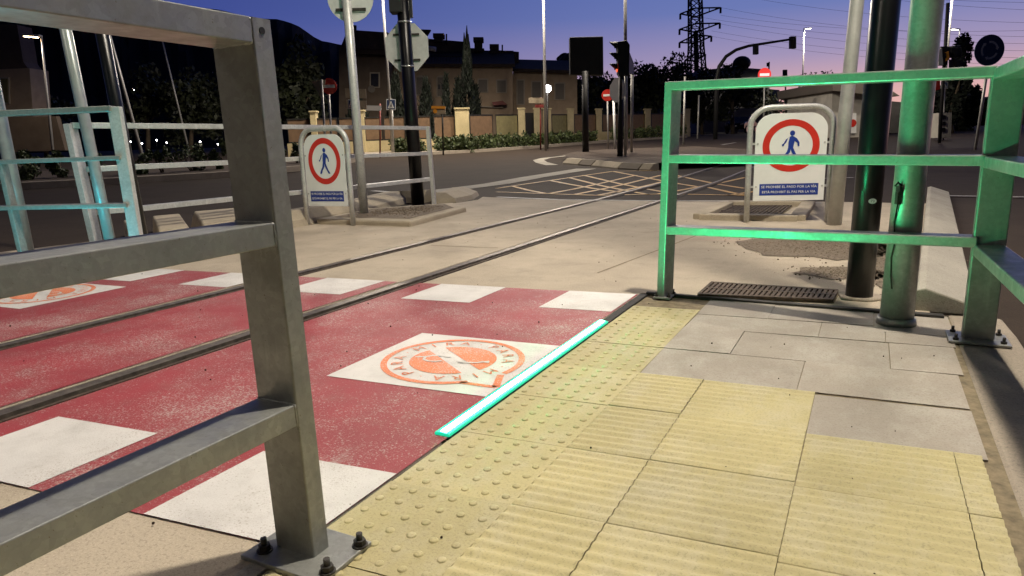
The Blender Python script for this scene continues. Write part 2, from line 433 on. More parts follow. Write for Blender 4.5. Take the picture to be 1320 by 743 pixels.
roundel((-1.345, 2.085), 'stencilled_roundel', 'orange barred roundel stencilled on white square beside the green light bar', R_(4))
roundel((-4.28, 2.24), 'stencilled_roundel', 'orange barred roundel on white square beyond both rails', R_(184))

# ---- platform paving
mb = MB(); mb.prism([(-1.0, -3, -.12), (.30, -3, -.12), (.40, 3.43, -.12), (-1.0, 3.43, -.12)], (0, 0, .114)); mb.build('platform', 'mortar', kind='structure')
def tiles(rects, kind, mb, gap=.0014):
    for (x0, x1, y0, y1, mode) in rects:
        dz = random.uniform(-.0014, .0014); tx, ty = random.uniform(-.004, .004), random.uniform(-.004, .004)
        g0, g1 = gap*random.uniform(.4, 1.1), gap*random.uniform(.4, 1.1)
        X0, X1, Y0, Y1 = x0+g0, x1-g1, y0+g1, y1-g0
        ky = .07
        def pt(x, y, z=0.): return (x, y+ky*(x+.97), z+dz+tx*(x-x0)+ty*(y-y0))
        b = len(mb.v)
        if kind == 'rib' and mode != 'flat':
            n = int(round((Y1-Y0)/.0365*8)); xsn = [X0, X1] if mode != 'tri' else list(np.linspace(X0, X1, 9))
            for i in range(n+1):
                y = Y0+(Y1-Y0)*i/n
                for x in xsn:
                    amp = .0048*.5*(1-math.cos(2*math.pi*(y-y0)/.0365))
                    if mode == 'tri' and (y-Y0)/(Y1-Y0) < (x-X0)/(X1-X0)*.98: amp = .0015
                    mb.v.append(pt(x, y, amp))
            m = len(xsn)
            for i in range(n):
                for j in range(m-1):
                    mb.f.append((b+i*m+j, b+i*m+j+1, b+(i+1)*m+j+1, b+(i+1)*m+j)); mb.sm.append(True)
            c = [b, b+m-1, b+n*m+m-1, b+n*m]
        else:
            mb.v += [pt(X0, Y0), pt(X1, Y0), pt(X1, Y1), pt(X0, Y1)]; mb.f.append((b, b+1, b+2, b+3)); mb.sm.append(False); c = [b, b+1, b+2, b+3]
        k = len(mb.v)
        mb.v += [(mb.v[i][0], mb.v[i][1], -.03) for i in c]
        for i in range(4):
            j = (i+1) % 4; mb.f.append((c[i], c[j], k+j, k+i)); mb.sm.append(False)
        if kind == 'dot':
            nx, ny = 6, 6
            for i in range(nx):
                for j in range(ny):
                    cx, cy = X0+(X1-X0)*(i+.5)/nx, Y0+(Y1-Y0)*(j+.5)/ny
                    rr = .0108*random.uniform(.92, 1.05); b = len(mb.v); N = 14; hgt = .0036*random.uniform(.75, 1.05)
                    for q, (f, zz) in enumerate(((1., -.001), (.90, hgt*.72), (.66, hgt))):
                        for a in range(N):
                            p = pt(cx, cy); mb.v.append((p[0]+rr*f*math.cos(2*math.pi*a/N), p[1]+rr*f*math.sin(2*math.pi*a/N), p[2]+zz))
                    for q in range(2):
                        for a in range(N):
                            a2 = (a+1) % N; mb.f.append((b+q*N+a, b+q*N+a2, b+(q+1)*N+a2, b+(q+1)*N+a)); mb.sm.append(True)
                    mb.f.append(tuple(b+2*N+a for a in range(N))); mb.sm.append(True)
    return mb
pit = .325; ys = [1.225+pit*k for k in range(-11, 7)]
mb = tiles([(-.985, -.667, ys[k], min(ys[k+1], 3.40), '') for k in range(len(ys)-1)], 'dot', MB()); mb.build('tactile_paving', 'ytile', kind='structure')
rects = []
for k in range(len(ys)-1):
    y0, y1 = ys[k], ys[k+1]
    if y1 < 2.25: rects.append((-.667, -.447, y0, y1, ''))
    if y1 < 2.25: rects.append((-.447, -.105, y0-.0, y1, 'tri' if y1 > 2.1 else ''))
    if y1 < 1.95:
        rects.append((-.105, .237, y0-.02, y1-.02, '')); rects.append((.237, .298, y0-.02, y1-.02, ''))
mb = tiles(rects, 'rib', MB()); mb.build('ribbed_paving', 'ytile', kind='structure')
rects = [(-.105, .31, 1.83, 2.17, ''),
         (-.667, -.16, 2.195, 2.52, ''), (-.16, .31, 2.195, 2.52, ''),
         (-.667, -.42, 2.52, 2.86, ''), (-.42, .11, 2.52, 2.86, ''), (.11, .325, 2.52, 2.86, ''),
         (-.667, -.14, 2.86, 3.10, ''), (-.14, .10, 2.86, 3.10, ''), (.10, .335, 2.86, 3.02, ''),
         (-.667, -.36, 3.10, 3.395, ''), (-.36, .06, 3.10, 3.385, ''), (.06, .345, 3.02, 3.36, '')]
mb = tiles(rects, 'flag', MB()); mb.build('flagstone_paving', 'gtile', kind='structure')
mb = MB(); mb.prism([(.300, -3, -.14), (.50, -3, -.14), (.56, 3.2, -.14), (.55, 3.5, -.14), (.35, 3.5, -.14), (.345, 3.0, -.14)], (0, 0, .138)); mb.build('platform_kerb', 'roughcon', kind='structure', bevel=.012)
mb = MB()
mb.prism([(-1.028, 2.83, -.1), (-.988, 2.83, -.1), (-.988, 3.43, -.1), (-1.028, 3.43, -.1)], (0, 0, .104))
mb.prism([(-1.0, 3.432, -.1), (.33, 3.41, -.1), (.33, 3.455, -.1), (-1.0, 3.458, -.1)], (0, 0, .112)); mb.build('platform_edge_strip', 'rubber', kind='structure', bevel=.004)
mb = MB(); mb.prism([(-1.035, -3, -.1), (-.990, -3, -.1), (-.990, 1.46, -.1), (-1.035, 1.46, -.1)], (0, 0, .102)); mb.build('platform_edge_kerb', 'concrete2', kind='structure', bevel=.004)
# far side platform
mb = MB(); mb.prism([(-6.6, -3, -.1), (-4.73, -3, -.1), (-4.73, 2.99, -.1), (-6.6, 2.99, -.1)], (0, 0, .102)); mb.build('opposite_platform', 'gtile', kind='structure', bevel=.006)
mb = MB(); mb.prism([(-4.98, -3, 0), (-4.76, -3, 0), (-4.76, 2.97, 0), (-4.98, 2.97, 0)], (0, 0, .006)); mb.build('opposite_tactile_strip', 'ytile', kind='structure')

def led(x, y0, y1, label, core='led_core'):
    t = thing('light_bar', (x, (y0+y1)/2, 0), label, 'light bar', 'green light bars along the platform edges')
    q = MB(); q.prism([(x-.024, y0-.009, -.05), (x+.024, y0-.009, -.05), (x+.024, y1+.009, -.05), (x-.024, y1+.009, -.05)], (0, 0, .052)); q.build('housing', 'rubber', t, .003)
    q = MB(); q.prism([(x-.025, y0-.010, .0025), (x+.025, y0-.010, .0025), (x+.025, y1+.010, .0025), (x-.025, y1+.010, .0025)], (0, 0, .0095)); q.build('lens_edge', 'led_rim', t, .004)
    q = MB(); q.poly([(x-.0095, y0, .0135), (x+.0095, y0, .0135), (x+.0095, y1, .0135), (x-.0095, y1, .0135)]); q.build('lit_tube', core, t)
led(-1.011, 1.50, 2.80, 'glowing green light bar beside the yellow tactile tiles')
led(-4.735, 1.25, 2.85, 'green light bar at the far platform edge behind the steel railing', 'led_cyan')

# stones, grit and leaves lying about
mb = MB(); gm = MB()
for _ in range(22):
    x, y = random.uniform(-1.0, .28), random.uniform(.3, 3.3); r = random.uniform(.0012, .0035)
    mb.ball((x, y, .003+r*.5), r, 5, 3)
for _ in range(1500):
    cx, cy, rx, ry = random.choice(((-.33, 5.35, .42, .42), (-.33, 5.35, .5, .5), (-.1, 4.35, .24, .18), (.12, 4.9, .14, .9)))
    gm.ball((random.gauss(cx, rx*.55), random.gauss(cy, ry*.55), .004), random.uniform(.002, .008), 5, 3, .6)
for _ in range(120):
    x, y = random.uniform(-4.6, -1.1), random.uniform(.5, 7); r = random.uniform(.0015, .004)
    if min(abs(x-RX1), abs(x-RX2)) > .09: mb.ball((x, y, .007), r, 5, 3)
mb.build('grit', 'soil', kind='stuff'); gm.build('loose_gravel', 'gravel', kind='stuff')
# gravel patches in the verge
mb = MB()
for cx, cy, rx, ry in ((-.33, 5.35, .50, .55), (-.1, 4.35, .27, .2), (.12, 4.9, .18, 1.0)):
    pts = [(cx+rx*math.cos(a)*random.uniform(.8, 1.15), cy+ry*math.sin(a)*random.uniform(.8, 1.15), .004) for a in np.linspace(0, 2*math.pi, 22)[:-1]]
    mb.poly(pts)
mb.build('gravel_patch', 'gravel', kind='stuff')

# ---- painted lines of the yellow box, gutter, white lines
def strips(lines, name, m, up=.006, w=.11):
    mb = MB()
    for ln in lines:
        pts = [GT(x, y, up) for x, y in ln]
        for a, b in zip(pts[:-1], pts[1:]):
            n = max(1, int(np.linalg.norm(b-a)/1.0)); d = nrm([b[0]-a[0], b[1]-a[1], 0]); s = np.array([-d[1], d[0], 0])*w/2
            for k in range(n):
                p, q = a+(b-a)*k/n, a+(b-a)*(k+1)/n
                p = np.array([p[0], p[1], terr(p)+up]); q = np.array([q[0], q[1], terr(q)+up]); mb.poly([p-s, q-s, q+s, p+s])
    return mb.build(name, m, kind='structure')
strips([[(640, 254), (720, 257.6), (848, 259), (957, 259.5), (1060, 262)], [(1200, 252), (1320, 254)]], 'white_stop_line', 'dimwhite', .017, .10)
strips([[(555, 316.5), (642, 319.7)], [(0, 729), (147, 655)], [(770, 352), (900, 303)]], 'slab_joint', 'mortar', .0135, .012)
yl = [[(640, 247.5), (770, 252), (860, 250), (960, 252)], [(660, 240), (705, 250)], [(710, 233), (800, 248)], [(752, 226), (870, 250)], [(790, 221), (900, 241)], [(706, 250), (820, 226)],
      [(770, 252), (880, 228)], [(640, 243), (790, 221), (850, 220)], [(850, 250), (960, 229)], [(940, 252), (1040, 236)], [(870, 226), (960, 243)], [(905, 240), (960, 252)], [(733, 229), (836, 251)], [(740, 251), (852, 226)]]
strips(yl, 'yellow_box_marking', 'yellowline', .007, .085)
strips([[(548, 248), (593, 243), (640, 237), (690, 228), (756, 217.6)]], 'gutter', 'concrete2', .004, .55)
strips([[(480, 246), (520, 249)], [(1020, 231), (1100, 229)], [(930, 187), (948, 184)], [(945, 184), (990, 183)], [(890, 176), (930, 174)]], 'road_line', 'dimwhite', .008, .14)

# ---- kerbs
def kerb_path(pxs, name, m, w=.3, h=.13, slope=.12, up=0.):
    """a kerb with a sloping face along picture points of its foot"""
    mb = MB(); pts = [GT(x, y) if not isinstance(x, tuple) else np.array(x) for x, y in pxs]
    prof = [(0, -.05), (slope*.25, h*.45), (slope, h), (w, h*.96), (w+.02, -.05)]
    rows = []
    for i, p in enumerate(pts):
        a, b = pts[max(0, i-1)], pts[min(len(pts)-1, i+1)]; d = nrm([b[0]-a[0], b[1]-a[1], 0]); s = np.array([-d[1], d[0], 0])
        if s @ hd < 0: s = -s
        rows.append([p+s*q+UPV*z for q, z in prof])
    for i in range(len(rows)-1):
        for j in range(4): mb.poly([rows[i][j], rows[i+1][j], rows[i+1][j+1], rows[i][j+1]])
    mb.poly(rows[0]); mb.poly(rows[-1])
    return mb.build(name, m, kind='structure')
kerb_path([(372, 297), (420, 288), (470, 279), (527, 262), (545, 262)], 'sloping_kerb', 'kerb', .36, .17, .16)
kerb_path([(556, 263), (590, 262), (613, 257), (620, 252)], 'sloping_kerb_end', 'kerb', .45, .14, .25)
# raised box kerb round a gravel bed, by the railing end
bx = [G(408, 289), G(530, 292.5), G(601, 273), G(585, 267), G(470, 275)]
mb = MB(); mb.prism([(p[0], p[1], -.02) for p in bx], (0, 0, .075)); mb.build('gravel_bed_kerb', 'kerb', kind='structure', bevel=.02)
ctr = sum(bx)/len(bx)
mb = MB(); mb.poly([(c[0], c[1], .058) for c in [ctr+(p-ctr)*.80 for p in bx]]); mb.build('gravel_bed', 'gravel', kind='stuff')
mb = MB()
for _ in range(500):
    w5 = np.random.dirichlet([1]*5); a = sum(wi*(ctr+(p-ctr)*.78) for wi, p in zip(w5, bx))
    mb.ball((a[0], a[1], .058), random.uniform(.006, .014), 5, 3, .7)
mb.build('gravel_bed_stones', 'gravel', kind='stuff')

# the wedge kerb by the platform end
w0, w1 = np.array([.225, 3.53, 0]), np.array([.66, 10.2, 0])
mb = MB()
prof = [(0, 0), (0, .105), (.035, .115), (.235, .045), (.24, 0)]
mb.prism([w0+np.array([a, .05*a, b-.01]) for a, b in prof], w1-w0); mb.build('wedge_kerb', 'concrete2', kind='structure', bevel=.008)

# the painted kerb island under the signals
isl = [(716, 206), (724, 211), (744, 213), (761, 214.6), (795, 218.2), (838, 220.4), (905, 217.8), (985, 213.8)]
far_is = [(985, 200), (900, 194), (840, 196), (780, 198), (740, 201)]
ip = [GT(x, y) for x, y in isl]+[GT(x, y) for x, y in far_is]
mb = MB(); n = len(ip); cen = sum(ip)/n
ins = [p+nrm(cen-p)*.25 for p in ip]
mb.poly([(p[0], p[1], terr(p)+.16) for p in ins]); mb.build('island_soil', 'soil', kind='structure')
seq = [(724, 211.3), (744, 213.2), (761, 214.8), (795, 218.4), (822, 220), (838, 220.6), (905, 218), (985, 214)]
for k, m in ((0, 'kerb'), (1, 'kerbdark')):  # dark set: one dark block, then a shadow painted as kerb colour
    mb = MB()
    for i in range(len(seq)-1):
        if i % 2 != k or i > 4: continue
        a, b = GT(*seq[i]), GT(*seq[i+1]); d = nrm([b[0]-a[0], b[1]-a[1], 0]); s = np.array([-d[1], d[0], 0])
        if s @ hd < 0: s = -s
        mb.prism([a+d*.02+s*q+UPV*z for q, z in ((0, -.05), (.02, .03), (.16, .155), (.34, .16), (.36, -.05))], b-a-d*.04)
    mb.build('island_kerb_pale' if k == 0 else 'island_kerb_dark_and_shadow', m, kind='structure', bevel=.01)
strips([[(735, 200.5), (704, 203.8), (694, 206.5), (698, 209.5), (712, 213)]], 'island_gutter', 'concrete2', .008, .35)

# ---- drain grates
def grate(pxc, name, label, nb, frame, raise_=0.):
    pts = [G(x, y) for x, y in pxc]; c = sum(pts)/4
    t = thing(name, (c[0], c[1], 0), label, 'drain grate', 'steel drain grates beside the track')
    def q(u, v): return (pts[0]*(1-u)+pts[1]*u)*(1-v)+(pts[3]*(1-u)+pts[2]*u)*v
    m = MB(); m.prism([np.array([p[0], p[1], .002+raise_]) for p in pts], (0, 0, .004)); m.build('pit_floor', 'mortar', t)
    m = MB()
    for k in range(nb):
        u = (k+.5)/nb; a, b = q(u, .04), q(u, .96); m.bar((a[0], a[1], .014+raise_), (b[0], b[1], .014+raise_), np.cross(UPV, b-a), .016, .014)
    for v in (.02, .5, .98):
        a, b = q(.01, v), q(.99, v); m.bar((a[0], a[1], .016+raise_), (b[0], b[1], .016+raise_), np.cross(UPV, b-a), .025, .012)
    m.build('bars', 'railside', t)
    if frame:
        m = MB()
        P4 = [(-.05, -.04), (1.30, -.04), (1.22, 1.1), (-.05, 1.1)]
        for i in range(4):
            a, b = q(*P4[i]), q(*P4[(i+1) % 4]); m.bar((a[0], a[1], .02+raise_/2), (b[0], b[1], .02+raise_/2), np.cross(UPV, b-a), .14, .07+raise_)
        m.build('surround', 'kerb', t, .01)
grate([(897, 384), (1075, 391.5), (1082, 379), (915, 368)], 'drain_grate', 'long dark drain grate just past the paved platform end', 26, False)
grate([(908, 282), (1000, 283.5), (1022, 267), (940, 267)], 'drain_grate', 'drain grate in a concrete surround under the sign behind the green-lit railing', 16, True, .0)

# ---- kerb stones on the far side, by the railings
def kerb_stone(poly, hgt, label):
    pts = [G(x, y) for x, y in poly]; c = sum(pts)/len(pts)
    mb = MB(); top = [c+(p-c)*.84 for p in pts]
    mb.quadbox([(p[0], p[1], -.02) for p in pts]+[(p[0], p[1], hgt) for p in top])
    tag(mb.build('kerb_stone', 'kerb', None, .015, (c[0], c[1], 0)), label, 'kerb stone', 'kerb stones below the far railings')
kerb_stone([(170, 330), (196, 328), (182, 300), (160, 303)], .16, 'tilted pale kerb stone in front of the thick teal pole')
kerb_stone([(205, 324), (252, 318), (236, 293), (196, 297)], .16, 'pale kerb stone nearest the lone teal-lit thin pole')
kerb_stone([(258, 318), (345, 305), (338, 283), (245, 292)], .17, 'long pale kerb stone partly behind the thick steel railing post')
kerb_stone([(352, 305), (374, 300), (366, 281), (344, 283)], .17, 'short pale kerb stone glimpsed beside the big railing post')

# ================================================================== RAILINGS
# near railing, runs beside the camera along the platform edge
cnr = G(405.5, 726)
sh = (PT(327, 55, cnr)-cnr); sh = sh/ sh[2]; sh[2] = 0
t = thing('steel_railing', (cnr[0]-.05, cnr[1]+.02, 0), 'thick galvanised steel railing close to the viewer, bolted beside the white squares', 'railing', 'galvanised railings at the crossing')
xc = cnr[0]-.05; y0 = cnr[1]; X = np.array([1., 0, 0]); Y = np.array([0, 1., 0])
zt = V(327, 55, cnr)+.042; zm = V(350, 288, cnr); zl = V(381, 523, cnr)
def part(mb, name, m, bev=.002): return mb.shear(0, sh).build(name, m, t, bev)
sec = [(-.048, 0), (-.05, .002), (-.05, .042), (.05, .042)]+[(.05-.004+.004*math.cos(a), .004-.004*math.sin(a)) for a in (0, .4, .8, 1.2, 1.57)]
part(MB().prism([(xc+a, y0+b_, .008) for a, b_ in sec], (0, 0, zt-.008)), 'post', 'galv', 0)
for z in (zt, zm, zl):
    rw = random.Random(int(z*100)); wob = lambda p: (p[0]+rw.uniform(-.0006, .0006), y0-.0012, p[1]+rw.uniform(-.0006, .0006))
    lp = [(xc+.0475, z-.001-.0405*k/9) for k in range(10)]+[(xc+.0475-.095*k/16, z-.0415) for k in range(1, 17)]
    if z != zt: lp = [(xc-.0475+.095*k/16, z) for k in range(16)]+lp
    part(MB().tube([wob(p) for p in lp], [.0022*rw.uniform(.7, 1.3) for _ in lp], 6), 'weld_seam', 'galv', 0)
part(MB().bar((xc, -1.5, .008), (xc, -1.5, zt), X, .10, .042), 'post', 'galv')
for z in (zt, zm, zl):
    part(MB().bar((xc, y0 if z != zt else y0-.0005, z-.021), (xc, -1.48, z-.021), X, .096 if z != zt else .0995, .042), 'rail', 'galv')
pl = part(MB().box((xc+.012, y0+.02, .001), X, Y, (.21, .15, .010)), 'base_plate', 'galv', .002)
for ix, iy in ((-.075, -.045), (.098, -.045), (.098, .055), (-.075, .055)):
    q = MB(); c = np.array([xc+.012+ix*.95, y0+.02+iy*.95, .011]); q.disc(c, UPV, .016, .003, 16, (0, 1, 0)); q.disc(c+UPV*.003, UPV, .0125, .011, 6, (0, 1, 0)); q.tube([c, c+UPV*.028], .0065, 10)
    q.build('bolt', 'bolt', pl)

q = MB(); q.disc((xc+.0495, y0+.021, zt-.02), X, .006, .002, 14); part(q, 'drain_hole', 'matblack', 0)
# railing at the platform end
Lb, Cb = G(857, 383), G(1262, 441)
t = thing('steel_railing', ((Lb[0]+Cb[0])/2, (Lb[1]+Cb[1])/2, 0), 'galvanised railing lit green at the platform end, turning a corner by the thick pole', 'railing', 'galvanised railings at the crossing')
u = nrm((Cb-Lb)*np.array([1, 1, 0])); sd = np.cross(UPV, u)
shL = PT(868, 106, Lb)-Lb; zL = shL[2]; shL = shL/zL
Ltop = Lb+shL*zL
cx, cy = .413, 3.085
Cc = np.array([cx, cy, 0]); shC = PT(1302, 87, Cc)-Cc; zC = shC[2]; shC = shC/zC
def onL(z): return Lb+shL*z
def onC(z): return Cc+shC*z
MB().bar(onL(.006), onL(zL), sd, .10, .040).build('post', 'galv', t, .005)
MB().bar(onC(.008), onC(zC+.004), X, .105, .045).build('post', 'galv', t, .005)
for za, zb in ((zL-.02, zC-.014), (.718-.02, .705-.02), (.368-.02, .405-.02)):
    a, b = onL(za), onC(zb); d = nrm(b-a)
    MB().bar(a+d*.01, b-d*.03, sd, .10 if za > 1 else .094, .040).build('rail', 'galv', t, .005)
e = np.array([.03, -1, 0.])
for zb in (zC-.020, .70-.02, .375-.02):
    a = onC(zb)+e*.015; b = a+e*3.6; b[2] = a[2]
    MB().bar(a, b, X, .10, .042).build('rail', 'galv', t, .005)
b = onC(0)+e*3.58; MB().bar(b+UPV*.006, b+UPV*(zC), X, .10, .042).build('post', 'galv', t, .005)
for c, w, d_ in ((onL(0), .085, .13), (onC(0)+X*.0, .20, .17)):
    pl = MB().box(c+UPV*.002, X, Y, (w, d_, .009)).build('base_plate', 'galv', t, .002)
    for i in (-1, 1):
        for j in (-1, 1):
            p = c+np.array([i*w*.38, j*d_*.36, .011]); q = MB(); q.disc(p, UPV, .011, .009, 6, (0, 1, 0)); q.tube([p, p+UPV*.024], .0055, 8); q.build('bolt', 'bolt', pl)

# railing on the opposite platform
dA = 4.75
t = thing('steel_railing', A(100, dA, 0), 'three-bar railing on the far platform, its end post pale beside the black pole', 'railing', 'galvanised railings at the crossing')
pA0, pA1 = np.array([148., 138]), np.array([179., 325])
def onA(y): k = (y-138)/187.; return D(*(pA0+(pA1-pA0)*k), dA)
bot = onA(330); MB().bar(onA(329), onA(138), lt, .078, .05).build('post', 'galvp', t, .004)
MB().bar(D(34, 345, dA), D(2, 207, dA), lt, .03, .07).build('post', 'galv', t, .004)
for (a, b) in (((-90, 150.5), (146, 140.5)), ((-90, 212), (158, 203.5)), ((-90, 270), (167, 264.5))):
    MB().bar(D(*a, dA), D(*b, dA), hd, .085, .030 if a[1] > 155 else .038).build('rail', 'galv', t, .004)

# guard railing along the road
t = thing('steel_railing', A(300, 6.6, 0), 'long light grey guard railing between the road and the track, behind the walking-man sign', 'railing', 'galvanised railings at the crossing')
def dC(px): return np.interp(px, [-200, 90, 160, 295, 380, 458, 551], [5.1, 5.5, 5.75, 6.5, 7.3, 8.0, 9.0])
def linepx(pts, w, th):
    for (a, b) in zip(pts[:-1], pts[1:]):
        pa, pb = D(*a, dC(a[0])), D(*b, dC(b[0])); s = nrm(np.cross(UPV, pb-pa)); yield pa, pb, s
for pts in ([(92, 162), (160, 162.5), (295, 163.5), (380, 164), (458, 164.5), (551, 165.5)],
            [(104, 219), (172, 215.5), (300, 209.5), (384, 205), (463, 201.5), (554, 198)],
            [(116, 274), (180, 269), (305, 256), (388, 248), (468, 240.5), (556, 231)]):
    q = MB()
    for pa, pb, s in linepx(pts, .05, .04): q.bar(pa, pb, s, .08, .044)
    q.build('rail', 'galvp', t, .003)
for (b, tp, w) in (((124, 312), (90, 160), .11), ((474, 292), (458, 163), .06), ((560, 266), (551.5, 163.5), .14), ((336, 296), (312, 162), .06)):
    d = dC(tp[0]); q = MB(); q.bar(D(*b, d), D(*tp, d), hd, w, .045); q.build('post', 'galvp', t, .003)

# ================================================================== POLES
def pole(name, b, tp, r, m, label, cat, ext=0., group=None, ground=True, r2=None):
    B = np.array(b) if len(b) == 3 else G(*b)
    T = PT(*tp, B); d = T-B; L = np.linalg.norm(d); d = d/L
    t = thing(name, B, label, cat, group)
    MB().tube([B-UPV*.01, B+d*L*.5, B+d*(L+ext)], [r, (r+(r2 or r))/2, r2 or r], 24).build('shaft', m, t)
    return t, B, d, L
# thick green-lit pole inside the railing
t, B, d, L = pole('street_lamp', (1155, 417), (1195.5, 0), .0655, 'galv', 'thick galvanised lamp post lit green by the corner of the platform railing', 'street lamp', 6.2, 'tall street lamps', r2=.05)
KT, KTOP = t, B+d*(L+6.2)
q = MB(); q.tube([B+d*.03, B-d*.0+UPV*.0], [.072, .078], 24); q.build('base_collar', 'galv', t)
s = nrm(-lt-hd*.55); c = B+d*V(1153, 253, B)+s*.068
q = MB(); q.bar(c-UPV*.028, c+UPV*.022, hd, .02, .016); q.bar(c+UPV*.022, c+UPV*.045, hd, .028, .01); q.tube([c+UPV*.045-s*.004+lt*.01, c+UPV*.060+s*.01, c+UPV*.045+s*.012-lt*.01], .004, 8); q.build('hasp', 'bolt', t)
cb = [B+d*z+s*(.0675)+hd*off for z, off in ((V(1153, 262, B), 0), (V(1151, 285, B), .012), (V(1149, 310, B), -.004), (V(1148, 330, B), .010), (V(1147, 352, B), .002), (V(1143, 368, B), -.015))]
MB().tube(cb, .003, 6).build('cable', 'bolt', t)

# black pole
t, B, d, L = pole('signal_pole', (1107, 384), (1142, 0), .062, 'black', 'glossy black pole standing in gravel behind the green-lit railing', 'pole', 1.3)
q = MB(); q.prism([B+np.array([.105*math.cos(a)*(1+.18*math.sin(3*a+1)), .105*math.sin(a)*(1+.15*math.cos(2*a)), -.01]) for a in np.linspace(0, 6.2832, 17)[:-1]], UPV*.022); q.build('mortar_foot', 'roughcon', t, .006)
c = B+d*V(1105, 258, B); n = nrm(-hd-lt*.15)
MB().disc(c+n*.0625, n, .018, .002, 18, ry=.012).build('number_sticker', 'signback', t)
q = MB(); text_faces('73', .018, c+n*.0655, np.cross(UPV, n), UPV, q); q.build('sticker_lettering', 'matblack', t)

# street lamp on the pale grey pole
def lamp_head(t, top, out, m_lamp, scale=1.):
    out = nrm(out)
    q = MB(); q.bar(top+out*.02, top+out*.75*scale+UPV*.06, np.cross(UPV, out), .26*scale, .09*scale); q.build('lamp_housing', 'greypole', t, .02)
    a = top+out*.18*scale-UPV*.05*scale; b = top+out*.70*scale-UPV*.005*scale
    MB().bar(a, b, np.cross(UPV, out), .20*scale, .012).build('lamp_lens', m_lamp, t)
    return (a+b)/2
def spot(pos, power, col, size=.25, blend=.6, cone=150):
    l = bpy.data.lights.new('street_light', 'SPOT'); l.energy = power; l.color = col; l.shadow_soft_size = size; l.spot_size = R_(cone); l.spot_blend = blend
    o = bpy.data.objects.new('street_light', l); COL.objects.link(o); o.location = Vector(tuple(map(float, pos)))
    return o
SL = 'tall street lamps'
t, B, d, L = pole('street_lamp', (1075, 290), (1105, 0), .062, 'greypole', 'pale grey lamp post behind the walking-man sign at the platform end', 'street lamp', 5.6, SL, r2=.05)
top = B+d*(L+5.6); out = np.array([.35, -1.55, 0]); arm_end = top+out*.8+UPV*.25
MB().tube([top-UPV*.02, top+UPV*.18+out*.2, arm_end], .035, 12).build('arm', 'greypole', t)
c = lamp_head(t, arm_end, out, 'lampon', 1.)
KEY = spot(c-UPV*.06, 500, (1., .90, .76), .16); KEY.parent = t; KEY.location = Vector(tuple(c-UPV*.06))-t.location
tgt = np.array([.55, 2.8, KTOP[2]+.12]); out = nrm((tgt-KTOP)*np.array([1, 1, 0])); arm_end = tgt-out*.45
MB().tube([KTOP-UPV*.03, KTOP+(arm_end-KTOP)*.5+UPV*.10, arm_end], .032, 12).build('arm', 'galv', KT)
c = lamp_head(KT, arm_end, out, 'lampon', 1.)
KEY = spot(c-UPV*.06, 2550, (1., .90, .75), .13); KEY.parent = KT; KEY.location = Vector(tuple(c-UPV*.06))-KT.location

# left poles
t, B, d, L = pole('sign_pole', tuple(D(146, 330, 5.05)), (84, 36), .038, 'silverpole', 'slim pole with a bright teal sheen, behind the far platform railing', 'pole', .9)
t, B, d, L = pole('signal_pole', tuple(D(186, 322, 5.25)), (131, 40), .046, 'black', 'black pole with white stickers beside the far platform railing', 'pole', .9)
for y in (244, 266):
    k = (y-322)/(40-322); p = D(186+(131-186)*k, y, 5.25); n = nrm(-hd+lt*.2)
    MB().disc(p+n*.0505, n, .026 if y < 250 else .013, .002, 14, ry=.011).build('sticker', 'yellowsticker', t)
for y in (277, 288, 299):
    k = (y-322)/(40-322); p = D(187+(131-186)*k, y, 5.25); n = nrm(-hd+lt*.1); MB().disc(p+n*.0505, n, .006, .003, 8).build('bolt', 'chrome', t)
t, B, d, L = pole('sign_pole', tuple(D(38, 335, 5.5)), (-8, 110), .046, 'silverpole', 'thick pale pole with a dim teal sheen at the edge of the view', 'pole', 2.2)

